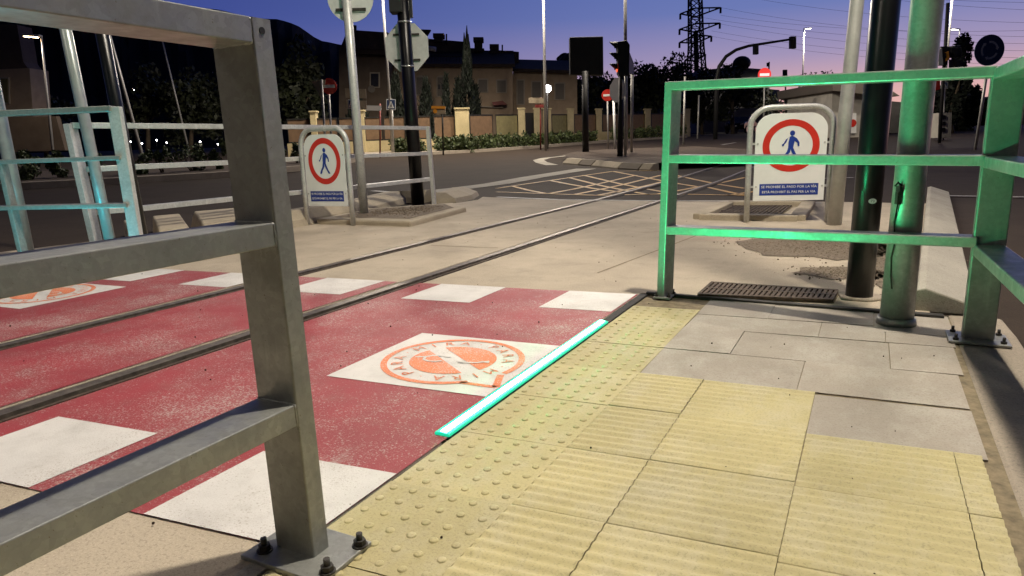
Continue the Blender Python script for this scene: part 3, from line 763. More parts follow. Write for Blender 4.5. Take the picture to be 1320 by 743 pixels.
# ================================================================== WALKING-MAN SIGNS
def walking_sign(pl_, pr_, hgt, label):
    a, b = np.array(pl_), np.array(pr_); w = np.linalg.norm(b-a); u = (b-a)/w; n = nrm(np.cross(u, UPV)); 
    if n @ hd > 0: n = -n
    mid = (a+b)/2; t = thing('prohibition_sign', mid, label, 'sign', 'no-walking signs beside the track')
    k = w/.68; r = .17; hw = w/2
    def pt(x, z, o=0.): return mid+u*x+UPV*z+n*o
    path = [pt(-hw, -.02), pt(-hw, hgt*.4), pt(-hw, hgt-r)]
    path += [pt(-hw+r*k*(1-math.cos(th)), hgt-r+r*math.sin(th)) for th in np.linspace(.2, math.pi/2, 7)]
    path += [pt(-x, z) if False else mid*2-p+UPV*(2*(p[2]-mid[2])) for p in path[::-1] for x, z in ((0, 0),)]
    MB().tube(path, .026, 16).build('tube_frame', 'galvp', t)
    pw = (.68/2-.045)*k; z0, z1 = .20, hgt-.055; rc = .15
    out = [(-pw, z0), (pw, z0)]+[(pw-rc*k*(1-math.cos(th)), z1-rc+rc*math.sin(th)) for th in np.linspace(0, math.pi/2, 8)]+[(-pw+rc*k*(1-math.cos(th)), z1-rc+rc*math.sin(th)) for th in np.linspace(math.pi/2, 0, 8)]
    pn = MB().prism([pt(x, z, .0) for x, z in out], n*.012).build('panel', 'signwhite', t, .002)
    zc = hgt*.67; ro, ri = .235, .178; q = MB(); N = 56; e = .0135
    for i in range(N):
        c0, s0, c1, s1 = math.cos(2*math.pi*i/N), math.sin(2*math.pi*i/N), math.cos(2*math.pi*(i+1)/N), math.sin(2*math.pi*(i+1)/N)
        q.poly([pt(ri*c0*k, zc+ri*s0, e), pt(ro*c0*k, zc+ro*s0, e), pt(ro*c1*k, zc+ro*s1, e), pt(ri*c1*k, zc+ri*s1, e)])
    q.build('red_ring', 'signred', pn)
    q = MB(); S_ = .00465
    ee = [e]
    def shp(pts): ee[0] += .0003; q.poly([pt((x*S_)*k, zc+y*S_, ee[0]) for x, y in pts])
    shp([(1.5+4.6*math.cos(a_), 24+5*math.sin(a_)) for a_ in np.linspace(0, 2*math.pi, 18)[:-1]])
    shp([(-3, 17), (1, 19), (5, 17), (7, 13), (5, 2), (4, -4), (-5, -4), (-5, 6)])          # torso
    shp([(-3, 17), (-6, 14), (-9, 6), (-15, -1), (-16.5, 2), (-13, 5), (-9.5, 12)][::-1])    # rear arm
    shp([(-16.5, 2), (-15, -1), (-12, 1), (-13, 4.5)][::-1])
    shp([(5, 17), (10, 13.5), (14.5, 6), (15, -1), (12, -1.5), (11, 5), (6, 9)])         # front arm
    shp([(-5, -4), (0, -4), (-1, -12), (-7, -20), (-10, -27), (-16, -27), (-12, -19), (-7, -12)])
    shp([(-.5, -4), (4, -4), (7, -11), (11, -19), (17, -27), (11, -27), (5.5, -19), (1, -11)])
    q.build('pedestrian_symbol', 'signblue', pn)
    zp = .305
    MB().poly([pt(-.245*k, zp-.055, e), pt(.245*k, zp-.055, e), pt(.245*k, zp+.05, e), pt(-.245*k, zp+.05, e)]).build('text_plate', 'signblue', pn)
    q = MB()
    text_faces('SE PROHIBE EL PASO POR LA VÍA', .0315, pt(0, zp+.021, e+.0015), u*k, UPV, q, bold=.0002)
    text_faces('ESTÁ PROHIBIT EL PAS PER LA VIA', .0295, pt(0, zp-.026, e+.0015), u*k, UPV, q, bold=.0002)
    q.build('lettering', 'signwhite', pn)
    for x, z in ((-pw+.02*k, .33), (pw-.02*k, .33), (-pw+.02*k, .72), (pw-.02*k, .72)):
        MB().disc(pt(x, z, .012), n, .009, .004, 10).build('rivet', 'galvp', pn)
        MB().bar(pt(x*1.02, z, .004), pt(math.copysign(hw, x), z, .004), UPV, .02, .006).build('bracket', 'galvp', t)
walking_sign(G(397, 290), G(455.5, 291), .985, 'walking-man prohibition sign in front of the grey guard railing')
walking_sign(G(962, 287), G(1066, 285.5), 1.04, 'walking-man prohibition sign behind the green-lit railing')

# pole with a round sign seen from behind
t, B, d, L = pole('road_sign', (470, 282), (447, 0), .05, 'galvp', 'tall grey pole carrying a round sign seen from behind, by the walking-man sign', 'road sign', .9, r2=.046)
c = PT(449.5, -4, B)+hd*.07
MB().disc(c, hd, .245, .012, 40).build('sign_plate', 'signback', t, .002)
for z in (-.12, .10): MB().bar(c-lt*.16+UPV*z-hd*.012, c+lt*.16+UPV*z-hd*.012, UPV, .03, .02).build('bracket', 'bolt', t)

# black signal pole with octagonal sign from behind
t, B, d, L = pole('traffic_signal', (539, 264), (518.5, -6), .088, 'black', 'tall black signal pole with an octagonal sign seen from behind', 'traffic signal', 1.3, r2=.080)
c = PT(523, 60, B)+hd*.11
MB().disc(c, hd, .305, .012, 8, ry=.325).build('stop_plate', 'signback', t, .002)
for z in (-.16, .16): MB().bar(c-lt*.17+UPV*z-hd*.012, c+lt*.17+UPV*z-hd*.012, UPV, .025, .02).build('bracket', 'bolt', t)
for y in (29, 86):
    p = PT(518.5+20.5*(y+6)/270., y, B); MB().tube([p-UPV*.012, p+UPV*.012], .091, 24).build('clamp', 'chrome', t)
p = PT(512.5, 18, B); q = MB(); q.bar(p-lt*.0-hd*.02, p-hd*.02+UPV*.95, lt, .17, .22); q.build('signal_head', 'matblack', t, .01)
p = PT(530, 20, B); MB().bar(p+UPV*-.03, p+UPV*.5, lt, .04, .08).build('cable_box', 'matblack', t, .006)

# ================================================================== ISLAND SIGNALS
# big black box board
dB = 24.
b = A(755, dB, 0); t = thing('signal_board', b, 'big black box panel on a black post on the kerb island', 'signal board')
MB().tube([b, D(754, 92, dB)], .11, 16).build('post', 'matblack', t)
MB().px([(734.5, 48), (777.5, 47), (778, 97), (735, 96.5)], dB, .35).build('box_panel', 'matblack', t, .02)
# traffic light
dT = 20.
b = A(799, dT, 0); t = thing('traffic_signal', b, 'three-lens traffic light on a black post, its bottom lens faintly red', 'traffic signal')
MB().tube([b, D(801, 97, dT)], [.085, .07], 16).build('post', 'matblack', t)
MB().px([(796, 54), (808, 52), (812, 58), (811, 97), (799, 98), (797, 95)], dT-.1, .3).build('signal_head', 'matblack', t, .015)
for i, y in enumerate((60, 74, 88)):
    c = D(795.5, y, dT+.04); lens = MB().disc(c+lt*.0, -lt, .11, .02, 20).build('lens', 'redlens' if i == 2 else 'darklens', t)
    q = MB()
    for a0 in np.linspace(-.3, math.pi+.3, 12)[:-1]:
        a1 = a0+(math.pi+.6)/11
        r0 = [c+hd*.125*math.cos(a)+UPV*.125*math.sin(a) for a in (a0, a1)]
        e0, e1 = -lt*(.06+.16*max(0, math.sin(a0))), -lt*(.06+.16*max(0, math.sin(a1)))
        q.poly([r0[0], r0[1], r0[1]+e1, r0[0]+e0])
    q.build('visor', 'matblack', t)
c = D(797, 116, dT)+hd*.1
MB().disc(c, nrm(-hd*.55-lt*.9), .36, .012, 8).build('stop_plate', 'signwhite', t)
# two-post sign edge-on
b = A(809, 21, 0); t = thing('road_sign', b, 'two-post road sign seen edge-on beside the traffic light', 'road sign')
for px_, d_, ty in ((807, 20.4, 60), (815, 22.5, 80)):
    MB().tube([A(px_-1, d_, 0), D(px_, ty, d_)], .045, 10).build('post', 'greypole', t)
q = MB(); pts = [D(806, 57, 20.35), D(807.5, 93, 20.35), D(816, 97, 22.6), D(816, 82, 22.6)]; q.prism(pts, lt*.03); q.build('sign_plate', 'matblack', t)

# ================================================================== SMALL SIGNS IN THE DISTANCE
def post_sign(name, base_px, d, top, r, m, label, cat, group=None):
    b = A(base_px, d, 0); t = thing(name, b, label, cat, group); MB().tube([b, D(*top, d)], r, 10).build('post', m, t); return t, b
def no_entry(base_px, d, top, c, rpx, label, lit=False):
    t, b = post_sign('no_entry_sign', base_px, d, top, .035, 'greypole', label, 'road sign', 'no-entry signs around the junction')
    cc = D(*c, d-.06); r = rpx*d/F
    p = MB().disc(cc, -hd, r, .015, 32).build('sign_plate', 'litred' if lit else 'signred', t)
    MB().bar(cc-hd*.018-lt*r*.72, cc-hd*.018+lt*r*.72, UPV, r*.38, .004).build('white_bar', 'litbar' if lit else 'signwhite', p)
no_entry(429, 23, (423, 104), (424.5, 111.5), 9.5, 'red no-entry sign next to the back of a triangular sign')
no_entry(784, 31, (783, 120), (783, 123), 7.2, 'small red no-entry sign between the black box panel and the traffic light')
no_entry(984, 38, (985.5, 95), (985.5, 96.5), 8.2, 'brightly lit red no-entry sign rising just above the green-lit top rail', True)
t, b = post_sign('yield_sign', 421, 22, (414.5, 103), .035, 'greypole', 'beige back of a triangular yield sign beside the no-entry sign', 'road sign')
MB().px([(401, 104.5), (420, 103), (414, 127)], 22.05, .015).build('sign_plate', 'signbeige', t)
t, b = post_sign('road_sign', 457, 26, (456, 114), .03, 'redpost', 'two stacked grey direction boards seen from behind', 'road sign')
MB().px([(444.5, 114), (471.5, 115), (472, 127), (445.5, 126)], 25.9, .03).build('board', 'signbeige', t)
MB().px([(446, 129), (472, 130), (472.5, 141), (447, 140.5)], 25.9, .03).build('board', 'signbeige', t)
t, b = post_sign('road_sign', 490, 28, (490, 134), .03, 'redpost', 'narrow white direction plate on a dark red post', 'road sign')
MB().px([(471, 136), (491, 136.5), (491, 143), (471, 142.5)], 27.9, .03).build('board', 'signwhite', t)
def ped_sign(base, d, top, box, label, post=True):
    b = A(base, d, 0); t = thing('crossing_sign', b, label, 'road sign', 'square pedestrian-crossing signs')
    MB().tube([b, D(*top, d)], .03, 10).build('post', 'greypole', t)
    x0, y0, x1, y1 = box; w, h = x1-x0, y1-y0
    p = MB().px([(x0, y0), (x1, y0+.2), (x1, y1), (x0, y1)], d-.05, .015).build('sign_plate', 'signwhite', t)
    MB().px([(x0+w*.07, y0+h*.07), (x1-w*.07, y0+h*.07), (x1-w*.07, y1-h*.07), (x0+w*.07, y1-h*.07)], d-.056, .004).build('blue_field', 'signdark', p)
    MB().px([(x0+w*.5, y0+h*.14), (x1-w*.14, y1-h*.16), (x0+w*.14, y1-h*.16)], d-.062, .004).build('white_triangle', 'signwhite', p)
    q = MB(); X_ = lambda a, c: (x0+w*a, y0+h*c)
    q.px([X_(.47, .36), X_(.54, .36), X_(.56, .55), X_(.64, .76), X_(.58, .76), X_(.51, .60), X_(.42, .76), X_(.36, .76), X_(.46, .55)], d-.068, .004); q.build('pedestrian_symbol', 'matblack', p)
ped_sign(457.5, 25.5, (453, 128), (448.5, 128.5, 456.5, 140.5), 'pedestrian-crossing sign in front of the grey direction boards')
ped_sign(508, 30, (505, 128), (498, 128, 510, 142), 'pedestrian-crossing sign on its own thin pole before the cream wall')
ped_sign(1216, 30, (1217, 105), (1213, 105.5, 1222, 114.5), 'pedestrian-crossing sign beside the tall dark trees')
t, b = post_sign('bus_stop_sign', 571.5, 29, (570, 138), .035, 'iron', 'orange box sign on a dark post before the cream wall', 'sign')
MB().px([(556, 137), (574, 137.5), (574, 147.5), (556.5, 147)], 28.9, .12).build('sign_box', 'signbeige', t)
MB().px([(556, 136.6), (574, 137.1), (574, 140.5), (556, 140)], 28.86, .03).build('orange_header', 'signorange', t)
MB().disc(D(561, 143.5, 28.86), -hd, .085, .01, 18).build('round_emblem', 'signorange', t)
t, b = post_sign('street_name_sign', 697, 32, (696.5, 126), .03, 'redpost', 'two pinkish name plates on a dark red post by the gate', 'sign')
MB().px([(681.5, 126), (701, 126.5), (701, 133.5), (681.5, 133)], 31.9, .04).build('name_plate', 'signbeige', t)
MB().px([(690, 135), (701, 135), (701, 139), (690, 139)], 31.9, .04).build('name_plate', 'redpost', t)
t, b = post_sign('white_post', 793, 30, (791, 130), .05, 'signwhite', 'plain white post behind the traffic light post', 'post')
MB().disc(D(791, 129, 30), UPV, .06, .03, 10, (0, 1, 0)).build('cap', 'greypole', t)
t, b = post_sign('road_sign', 1257, 21, (1275, 75), .04, 'greypole', 'dark round roundabout sign on a leaning post beyond the railing corner', 'road sign')
c = D(1275, 65, 20.93); sp = MB().disc(c, -hd, .435, .02, 40).build('sign_plate', 'signdark', t)
q = MB()
for k in range(3):
    a0 = R_(100+120*k); al = np.linspace(a0, a0-R_(82), 9)
    for x, y in zip(al[:-1], al[1:]):
        f = lambda a, r: c-hd*.024+lt*r*math.cos(a)+UPV*r*math.sin(a)
        q.poly([f(x, .20), f(x, .26), f(y, .26), f(y, .20)])
    a = a0-R_(82); q.poly([f(a, .17), f(a, .29), f(a-R_(20), .23)])
q.build('rotary_arrows', 'signback', sp)

# ================================================================== STREET LAMPS
def street_lamp(bpx, d, tpx, H, label, power, lamp='lampon', out=None, r=.07, col=(1, .88, .72), cone=150, scale=1.):
    b = A(bpx, d, 0); T = D(*tpx, d); dd = nrm(T-b); top = b+dd*H
    t = thing('street_lamp', b, label, 'street lamp', SL); MB().tube([b, top], [r, r*.6], 12).build('shaft', 'greypole', t)
    out = nrm(out if out is not None else -hd)
    c = lamp_head(t, top, out, lamp, scale)
    if power:
        l = spot(c-UPV*.08, power, col, .2, .3, cone); l.parent = t; l.location = Vector(tuple(c-UPV*.08))-t.location
    return t
street_lamp(704, 31, (700.5, 0), 9., 'slender lamp post in front of the gate in the cream wall', 4300, cone=172)
street_lamp(807, 24.5, (806, 0), 9., 'slender lamp post rising behind the traffic light', 3000, cone=168)
street_lamp(507, 30, (493.5, 0), 9., 'slender lamp post between the octagonal sign and the round sign pole', 4000, cone=172)
street_lamp(1033, 70, (1036, 57), 9.7, 'distant lit lamp post near the cantilever signal', 2500, 'lampwhite', lt+hd*.2, .09)
street_lamp(70, 31, (57, 84), 5.4, 'lit lamp glaring in front of the dark hillside house', 150, 'lampwarm', -lt, .06)
street_lamp(245, 40, (209, 52), 7.0, 'thin lamp post above the trees on the hillside side', 0, 'signback', -lt, .06)
street_lamp(186, 30, (140, 40), 7.6, 'dark thin lamp post among trees behind the black pole', 0, 'signback', -lt, .07)
street_lamp(1212, 34, (1227, 4), 7.1, 'lit lamp post beside the thick green-lit pole', 900, 'lampwhite', -lt, .06)
street_lamp(1222, 62, (1234, 66), 8.2, 'lit lamp above the tall dark trees', 0, 'lampwhite', -lt, .07)
street_lamp(1268, 110, (1277, 108), 8.8, 'far lit lamp against the pink sky', 900, 'lampwhite', -lt, .09)
street_lamp(1284, 150, (1290, 117), 9.6, 'farthest lit lamp over the end of the road', 0, 'lampwhite', -lt, .1)
# unseen fill lamp, added to brighten the sign faces
b = np.array([-6.9, -4.5, 0]); t = thing('street_lamp', b, 'added fill lamp on a post on the far platform outside the view', 'street lamp', SL)
MB().tube([b, b+UPV*8.2], [.07, .045], 14).build('shaft', 'greypole', t); c = lamp_head(t, b+UPV*8.2, (1, .35, 0), 'lampon'); l = spot(c-UPV*.06, 500, (1., .88, .74), .2); l.data.energy = 480; l.parent = t; l.location = Vector(tuple(c-UPV*.06))-t.location
# globe wall lamp
b = A(706, 33.5, 0); t = thing('globe_lamp', b, 'lit globe lamp glowing over the garden gate', 'lamp'); MB().tube([b, D(705.8, 118, 33.5)], .04, 10).build('post', 'iron', t)
MB().ball(D(705.8, 114.5, 33.5), .17, 14, 10).build('globe', 'lampwhite', t)

# cantilever traffic signal
dK = 42.
b = A(922, dK, 0); t = thing('traffic_signal', b, 'dark cantilever signal arm curving over the road with two heads', 'traffic signal')
MB().tube([b, D(924, 100, dK), D(927, 86, dK), D(936, 73, dK), D(949, 64.5, dK), D(965, 59.5, dK), D(990, 55.5, dK), D(1022, 50.5, dK)], [.13, .12, .11, .1, .09, .08, .07, .06], 12).build('mast', 'matblack', t)
for x0, y0, x1, y1 in ((972.5, 58.5, 978, 70), (1019.5, 47, 1026.5, 62.5)):
    h = MB().px([(x0, y0), (x1, y0), (x1, y1), (x0, y1)], dK-.15, .3).build('signal_head', 'matblack', t)
    for k in (.2, .5, .8): MB().disc(D((x0+x1)/2, y0+(y1-y0)*k, dK+.16), hd, .1, .03, 12).build('lens', 'darklens', h)
b = A(1013, 60, 0); t = thing('traffic_signal', b, 'tiny far traffic light under the cantilever arm', 'traffic signal')
MB().tube([b, D(1012.5, 98, 60)], .06, 8).build('post', 'matblack', t); MB().px([(1010.5, 90), (1015, 90), (1015, 98), (1010.5, 98)], 60, .3).build('signal_head', 'matblack', t)
b = A(1067, 45, 0); t = thing('traffic_signal', b, 'traffic light with a teal-green lens beside the pale hut', 'traffic signal')
MB().tube([b, D(1068, 128, 45)], .05, 8).build('post', 'matblack', t); MB().px([(1063.5, 112), (1071.5, 113), (1072, 128), (1064, 127)], 45, .25).build('signal_head', 'matblack', t)
MB().disc(D(1066, 122.5, 44.95), -hd, .14, .03, 14).build('lens', 'greenlens', t)
for i, (bp, d, tp, yb, lab) in enumerate([(881, 34, (883, 100), 0, 'plain grey post just inside the green-lit railing frame'), (899, 45, (901, 124), 0, 'thin pale post under the dark street trees')]):
    t, b = post_sign('grey_post', bp, d, tp, .05, 'greypole', lab, 'post', 'plain posts along the far street'); MB().disc(D(tp[0], tp[1], d), UPV, .06, .03, 10, (0, 1, 0)).build('cap', 'greypole', t)

# ================================================================== GARDEN WALL, HEDGE
def wd(px): return float(np.interp(px, [300, 380, 607, 690, 772, 833, 890], [30, 31, 33, 37, 43, 47.5, 52]))
def wallbox(mb, x0, x1, z0, z1, off, th, step=30):
    n = max(1, int((x1-x0)/step))
    for i in range(n):
        a, b = x0+(x1-x0)*i/n, x0+(x1-x0)*(i+1)/n
        p = [A(a, wd(a)+off, 0), A(b, wd(b)+off, 0)]; q = [v+hd*th for v in p]
        mb.quadbox([p[0]+UPV*z0, p[1]+UPV*z0, q[1]+UPV*z0, q[0]+UPV*z0, p[0]+UPV*z1, p[1]+UPV*z1, q[1]+UPV*z1, q[0]+UPV*z1])
    return mb
b = A(620, 34, 0); t = thing('garden_wall', b, 'cream garden wall with square piers and brown mesh screens, in front of the houses', 'wall')
mb = MB(); wallbox(mb, 372, 677.5, -.1, .62, .04, .24); wallbox(mb, 689, 890, -.1, .62, .04, .24); mb.build('base_wall', 'wallyellow', t)
for x0, x1 in ((404, 411), (466, 472), (588.5, 606), (669, 677.5), (689, 698), (701, 711), (732, 740), (769, 776), (831.5, 838.5), (883, 889)):
    q = MB(); wallbox(q, x0, x1, -.1, 1.93, -.06, .44); wallbox(q, x0-1, x1+1, 1.93, 2.0, -.10, .52); q.build('pier', 'wallyellow', t)
pan = [(374, 403), (412, 438), (440, 465), (473, 495), (497, 524), (526, 538), (540, 557), (561, 588), (607, 636.5), (640, 668.5), (711.5, 731.5), (740.5, 768.5), (776.5, 803), (805, 831), (839, 860), (862, 882.5)]
for i, (x0, x1) in enumerate(pan):
    p = MB(); wallbox(p, x0+.8, x1-.8, .68, 1.62, .12, .03); p = p.build('screen', 'panelgreen' if i in (9, 10) else 'panelbrown', t)
    q = MB(); wallbox(q, x0, x1, .62, .68, .10, .07); wallbox(q, x0, x1, 1.62, 1.68, .10, .07); wallbox(q, x0, x0+.8, .68, 1.62, .10, .07); wallbox(q, x1-.8, x1, .68, 1.62, .10, .07)
    q.build('frame', 'iron', p)
b = A(683, 37, 0); q = MB(); wallbox(q, 678, 688.7, .05, 1.75, .1, .06)
t2 = tag(q.build('garden_gate', 'iron', None, 0, b), 'dark iron gate between two cream piers', 'gate')

def leaves(mb, c, rad, n, size, clump=0, squash=.9, seed=0, hollow=.35, asp=.55):
    rng = random.Random(seed)
    blobs = [(np.array([0, 0, 0.]), 1.)] if not clump else [(np.array([rng.gauss(0, .45), rng.gauss(0, .45), rng.gauss(0, .42)]), rng.uniform(.28, .5)) for _ in range(clump)]
    c = np.array(c, float); rad = np.array(rad, float)
    for _ in range(n):
        o, r = blobs[rng.randrange(len(blobs))]
        v = nrm([rng.gauss(0, 1) for _ in range(3)]); rr = r*(hollow+(1-hollow)*rng.random()**.5)
        p = c+rad*(o+v*rr)
        u = nrm([rng.gauss(0, 1) for _ in range(3)]); w = nrm(np.cross(u, [rng.gauss(0, 1) for _ in range(3)])); s = size*rng.uniform(.6, 1.3)
        b = len(mb.v); mb.v += [tuple(p-u*s), tuple(p+w*s*asp), tuple(p+u*s), tuple(p-w*s*asp)]; mb.f.append((b, b+1, b+2, b+3)); mb.sm.append(False)
    return mb
def hedge(x0, x1, off, h, label, seed, n):
    mb = MB(); rng = random.Random(seed)
    for _ in range(n):
        px_ = rng.uniform(x0, x1); d = wd(px_)+off+rng.uniform(-.45, .45); base = A(px_, d, 0)
        z = h*(rng.random()**.8)*(1+.16*math.sin(px_*.55)+.10*math.sin(px_*1.7))
        leaves(mb, base+UPV*z, (.16, .16, .13), 5, .085, 0, seed=rng.randrange(10**6))
    p = A((x0+x1)/2, wd((x0+x1)/2)+off, 0)
    tag(mb.build('hedge', 'leaf', None, 0, p), label, 'hedge', 'clipped hedges before the cream wall')
hedge(562, 768, -1.6, .62, 'long green clipped hedge in front of the cream wall', 3, 1500)
hedge(788, 884, -1.6, .70, 'green hedge end in front of the wall beyond the traffic light', 4, 600)
hedge(506, 546, -1.6, .58, 'short dark hedge seen through the guard railing', 5, 320)
kerb_pts = [(x, 0) for x in (500, 560, 640, 720, 800, 880)]
mb = MB()
def kb(x, off): return A(x, wd(x)+off, 0)
xs = [470, 520, 580, 640, 700, 760, 820, 886]
for a, b_ in zip(xs[:-1], xs[1:]):
    mb.quadbox([kb(a, -2.6)-UPV*.05, kb(b_, -2.6)-UPV*.05, kb(b_, -.0)-UPV*.05, kb(a, -.0)-UPV*.05]+[kb(a, -2.55)+UPV*.13, kb(b_, -2.55)+UPV*.13, kb(b_, -.05)+UPV*.13, kb(a, -.05)+UPV*.13])
mb.build('pavement', 'roughcon', kind='structure')

# ================================================================== HOUSES
def win(house, x0, y0, x1, y1, d, shutter=True, arch=False):
    top = [(x0-1.5, y0-1.5), (x1+1.5, y0-1.5)] if not arch else [(x0-1.5, y0+2)]+[((x0+x1)/2+(x1-x0+3)/2*math.cos(a), y0+2-5*math.sin(a)) for a in np.linspace(math.pi, 0, 7)[1:-1]]+[(x1+1.5, y0+2)]
    f = MB().px(top[::1]+[(x1+1.5, y1+1.2), (x0-1.5, y1+1.2)], d-.10, .12).build('window', 'trim', house)
    MB().px([(x0, y0), (x1, y0), (x1, y1), (x0, y1)], d-.125, .03).build('pane', 'shutter' if shutter else 'pane', f)
dH = 52.
b = A(600, dH+4, 0); t = thing('terraced_house', b, 'long ochre terrace with dark tiled roof, arched windows and three chimneys', 'house', 'houses behind the garden wall')
def gy(px_, d): return P(A(px_, d, 0))[1]
MB().px([(500, 84), (661, 84), (661, 182), (500, 184)], dH, 9).build('wall', 'house', t)
rf = MB(); 
for (x0, x1) in ((496, 664),):
    a, b1, c1, e1 = D(x0, 86, dH-.5), D(x1, 86.5, dH-.5), D(x1-2, 69, dH+4), D(x0+2, 68, dH+4); rf.prism([a, b1, c1, e1], UPV*.2)
rf = rf.build('roof', 'rooftile', t)
MB().px([(551, 50), (600, 54), (600, 76), (551, 76)], dH+3.5, 4).build('attic', 'housedark', t)
MB().px([(600, 62), (624, 62.5), (624, 78), (600, 78)], dH+3.4, 4).build('attic', 'housedark', t)
MB().px([(626, 74), (632, 64), (669, 67), (669, 84), (626, 84)], dH+3.2, 5).build('attic', 'housedark', t)
for x0, x1, y0, y1 in ((558, 572, 43, 54), (610, 623, 48, 66), (631, 643, 57, 70)):
    c = MB().px([(x0+1.5, y0+2), (x1-1.5, y0+2), (x1-1.5, y1), (x0+1.5, y1)], dH+3.0, .8); c.px([(x0, y0), (x1, y0), (x1, y0+5.5), (x0, y0+5.5)], dH+2.85, 1.1); c.build('chimney', 'housedark', rf)
for x, y in ((575.5, 44), (647.5, 58)): MB().tube([D(x, y+14, dH+3.2), D(x, y, dH+3.2)], .06, 8).build('flue', 'iron', rf)
MB().px([(541, 38), (555, 38.5), (550, 46), (545, 46)], dH+3, .5).build('roof_hood', 'iron', rf)
MB().tube([D(552, 62.5, dH-1), D(562, 64, dH-1)], .16, 12).build('flue', 'signback', rf)
q = MB()
for x in range(548, 600, 4): q.tube([D(x, 80, dH-.4), D(x, 72, dH-.4)], .02, 5)
q.tube([D(546, 72, dH-.4), D(600, 73.5, dH-.4)], .03, 6); q.build('balustrade', 'iron', t)
for w in ((505, 100, 514, 128, True, True), (537, 100, 547, 122, True, True), (564, 100, 573, 124, True, True), (592, 102, 602, 124, True, True), (617, 103, 628, 118.5, True, False), (641, 104, 652, 119, True, False)): win(t, *w[:4], dH, w[4], w[5])
for x0, x1 in ((564.5, 567.5), (569, 572)): MB().px([(x0, 109), (x1, 109), (x1, 115), (x0, 115)], dH-.14, .03).build('pane', 'pane', t)
MB().px([(634, 132), (648, 130), (654, 135), (636, 136)], dH-.8, .7).build('awning', 'redpost', t)
MB().px([(617, 136.5), (648, 138), (648, 139.5), (617, 138)], dH-.3, .3).build('ledge', 'trim', t)
b = A(470, 49, 0); t = thing('terraced_house', b, 'tall dark gabled house end behind the round sign pole', 'house', 'houses behind the garden wall')
MB().px([(437, 66), (447, 41), (457, 39), (500, 42), (500, 185), (437, 187)], 49.5, 9).build('wall', 'housedark', t)
MB().px([(455, 62), (500, 64), (501, 71), (454, 69)], 48.7, 1).build('roof', 'rooftile', t)
MB().tube([D(457.5, 42, 50), D(457.5, 33, 50)], .12, 8).build('flue', 'iron', t)
win(t, 478, 95, 488, 112, 49.5, False); MB().disc(D(479, 115, 49.4), -hd, .24, .06, 18).build('wall_plaque', 'shutter', t)
b = A(700, 54, 0); t = thing('terraced_house', b, 'low ochre house with pale doors behind the gate and globe lamp', 'house', 'houses behind the garden wall')
MB().px([(661.5, 90), (744, 93), (744, 181), (661.5, 182)], 53.4, 8).build('wall', 'house', t)
q = MB(); a, b1, c1, e1 = D(659, 92, 52.8), D(747, 95, 52.8), D(745, 82, 57), D(661, 80, 57); q.prism([a, b1, c1, e1], UPV*.2); q.build('roof', 'rooftile', t)
for w in ((667, 104, 675, 134, True), (686, 106, 697, 130, True), (716, 108, 727, 128, True)): win(t, *w[:4], 53.4, w[4])
# house on the hillside side
b = A(10, 40, 0); t = thing('house', b, 'dim ochre house with a dull green shuttered window behind the far railing', 'house')
MB().px([(-60, 92), (38, 88), (42, 140), (44, 190), (-60, 192)], 40, 1.6).build('wall', 'house', t)
MB().px([(-60, 30), (22, 32), (30, 80), (36, 88), (-60, 92)], 40.2, 1.2).build('roof', 'housedark', t)
f = MB().px([(-2, 100), (11, 100), (12, 134), (-2, 134)], 39.9, .12).build('window', 'trim', t); MB().px([(-1, 101.5), (9.5, 101.5), (10.5, 132.5), (-1, 132.5)], 39.86, .03).build('pane', 'panelgreen', f)
b = A(40, 33, 0); q = MB().px([(-40, 152), (72, 150), (84, 194), (-40, 198)], 33, .3); tag(q.build('boundary_wall', 'housedark', None, 0, b), 'dim brown boundary wall below the lit lamp', 'wall')

# ================================================================== FAR STREET
b = A(940, 78, 0); t = thing('warehouse', b, 'flat grey warehouse with a roof fan under the cantilever signal', 'building')
MB().px([(900, 91), (945, 86.5), (992, 90), (992, 172), (900, 172)], 80, 20).build('wall', 'ware', t)
MB().ball(D(956, 82, 80), 1.0, 12, 8, .8).build('roof_fan', 'iron', t); MB().tube([D(956, 90, 80), D(956, 83, 80)], .5, 8).build('roof_vent', 'iron', t)
MB().tube([D(991, 92, 80), D(991.5, 80, 80)], .08, 6).build('flagpole', 'iron', t); MB().px([(988.5, 81), (992, 81), (992, 86), (988.5, 86)], 80, .1).build('flag', 'iron', t)
MB().px([(936, 84), (940, 84), (940, 88.5), (936, 88.5)], 80, .8).build('antenna_box', 'iron', t)
b = A(940, 68, 0); q = MB().px([(906, 141), (986, 139), (986, 171), (906, 171)], 68, .4); tag(q.build('street_wall', 'whitewall', None, 0, b), 'long pale rendered wall behind the parked black car', 'wall')
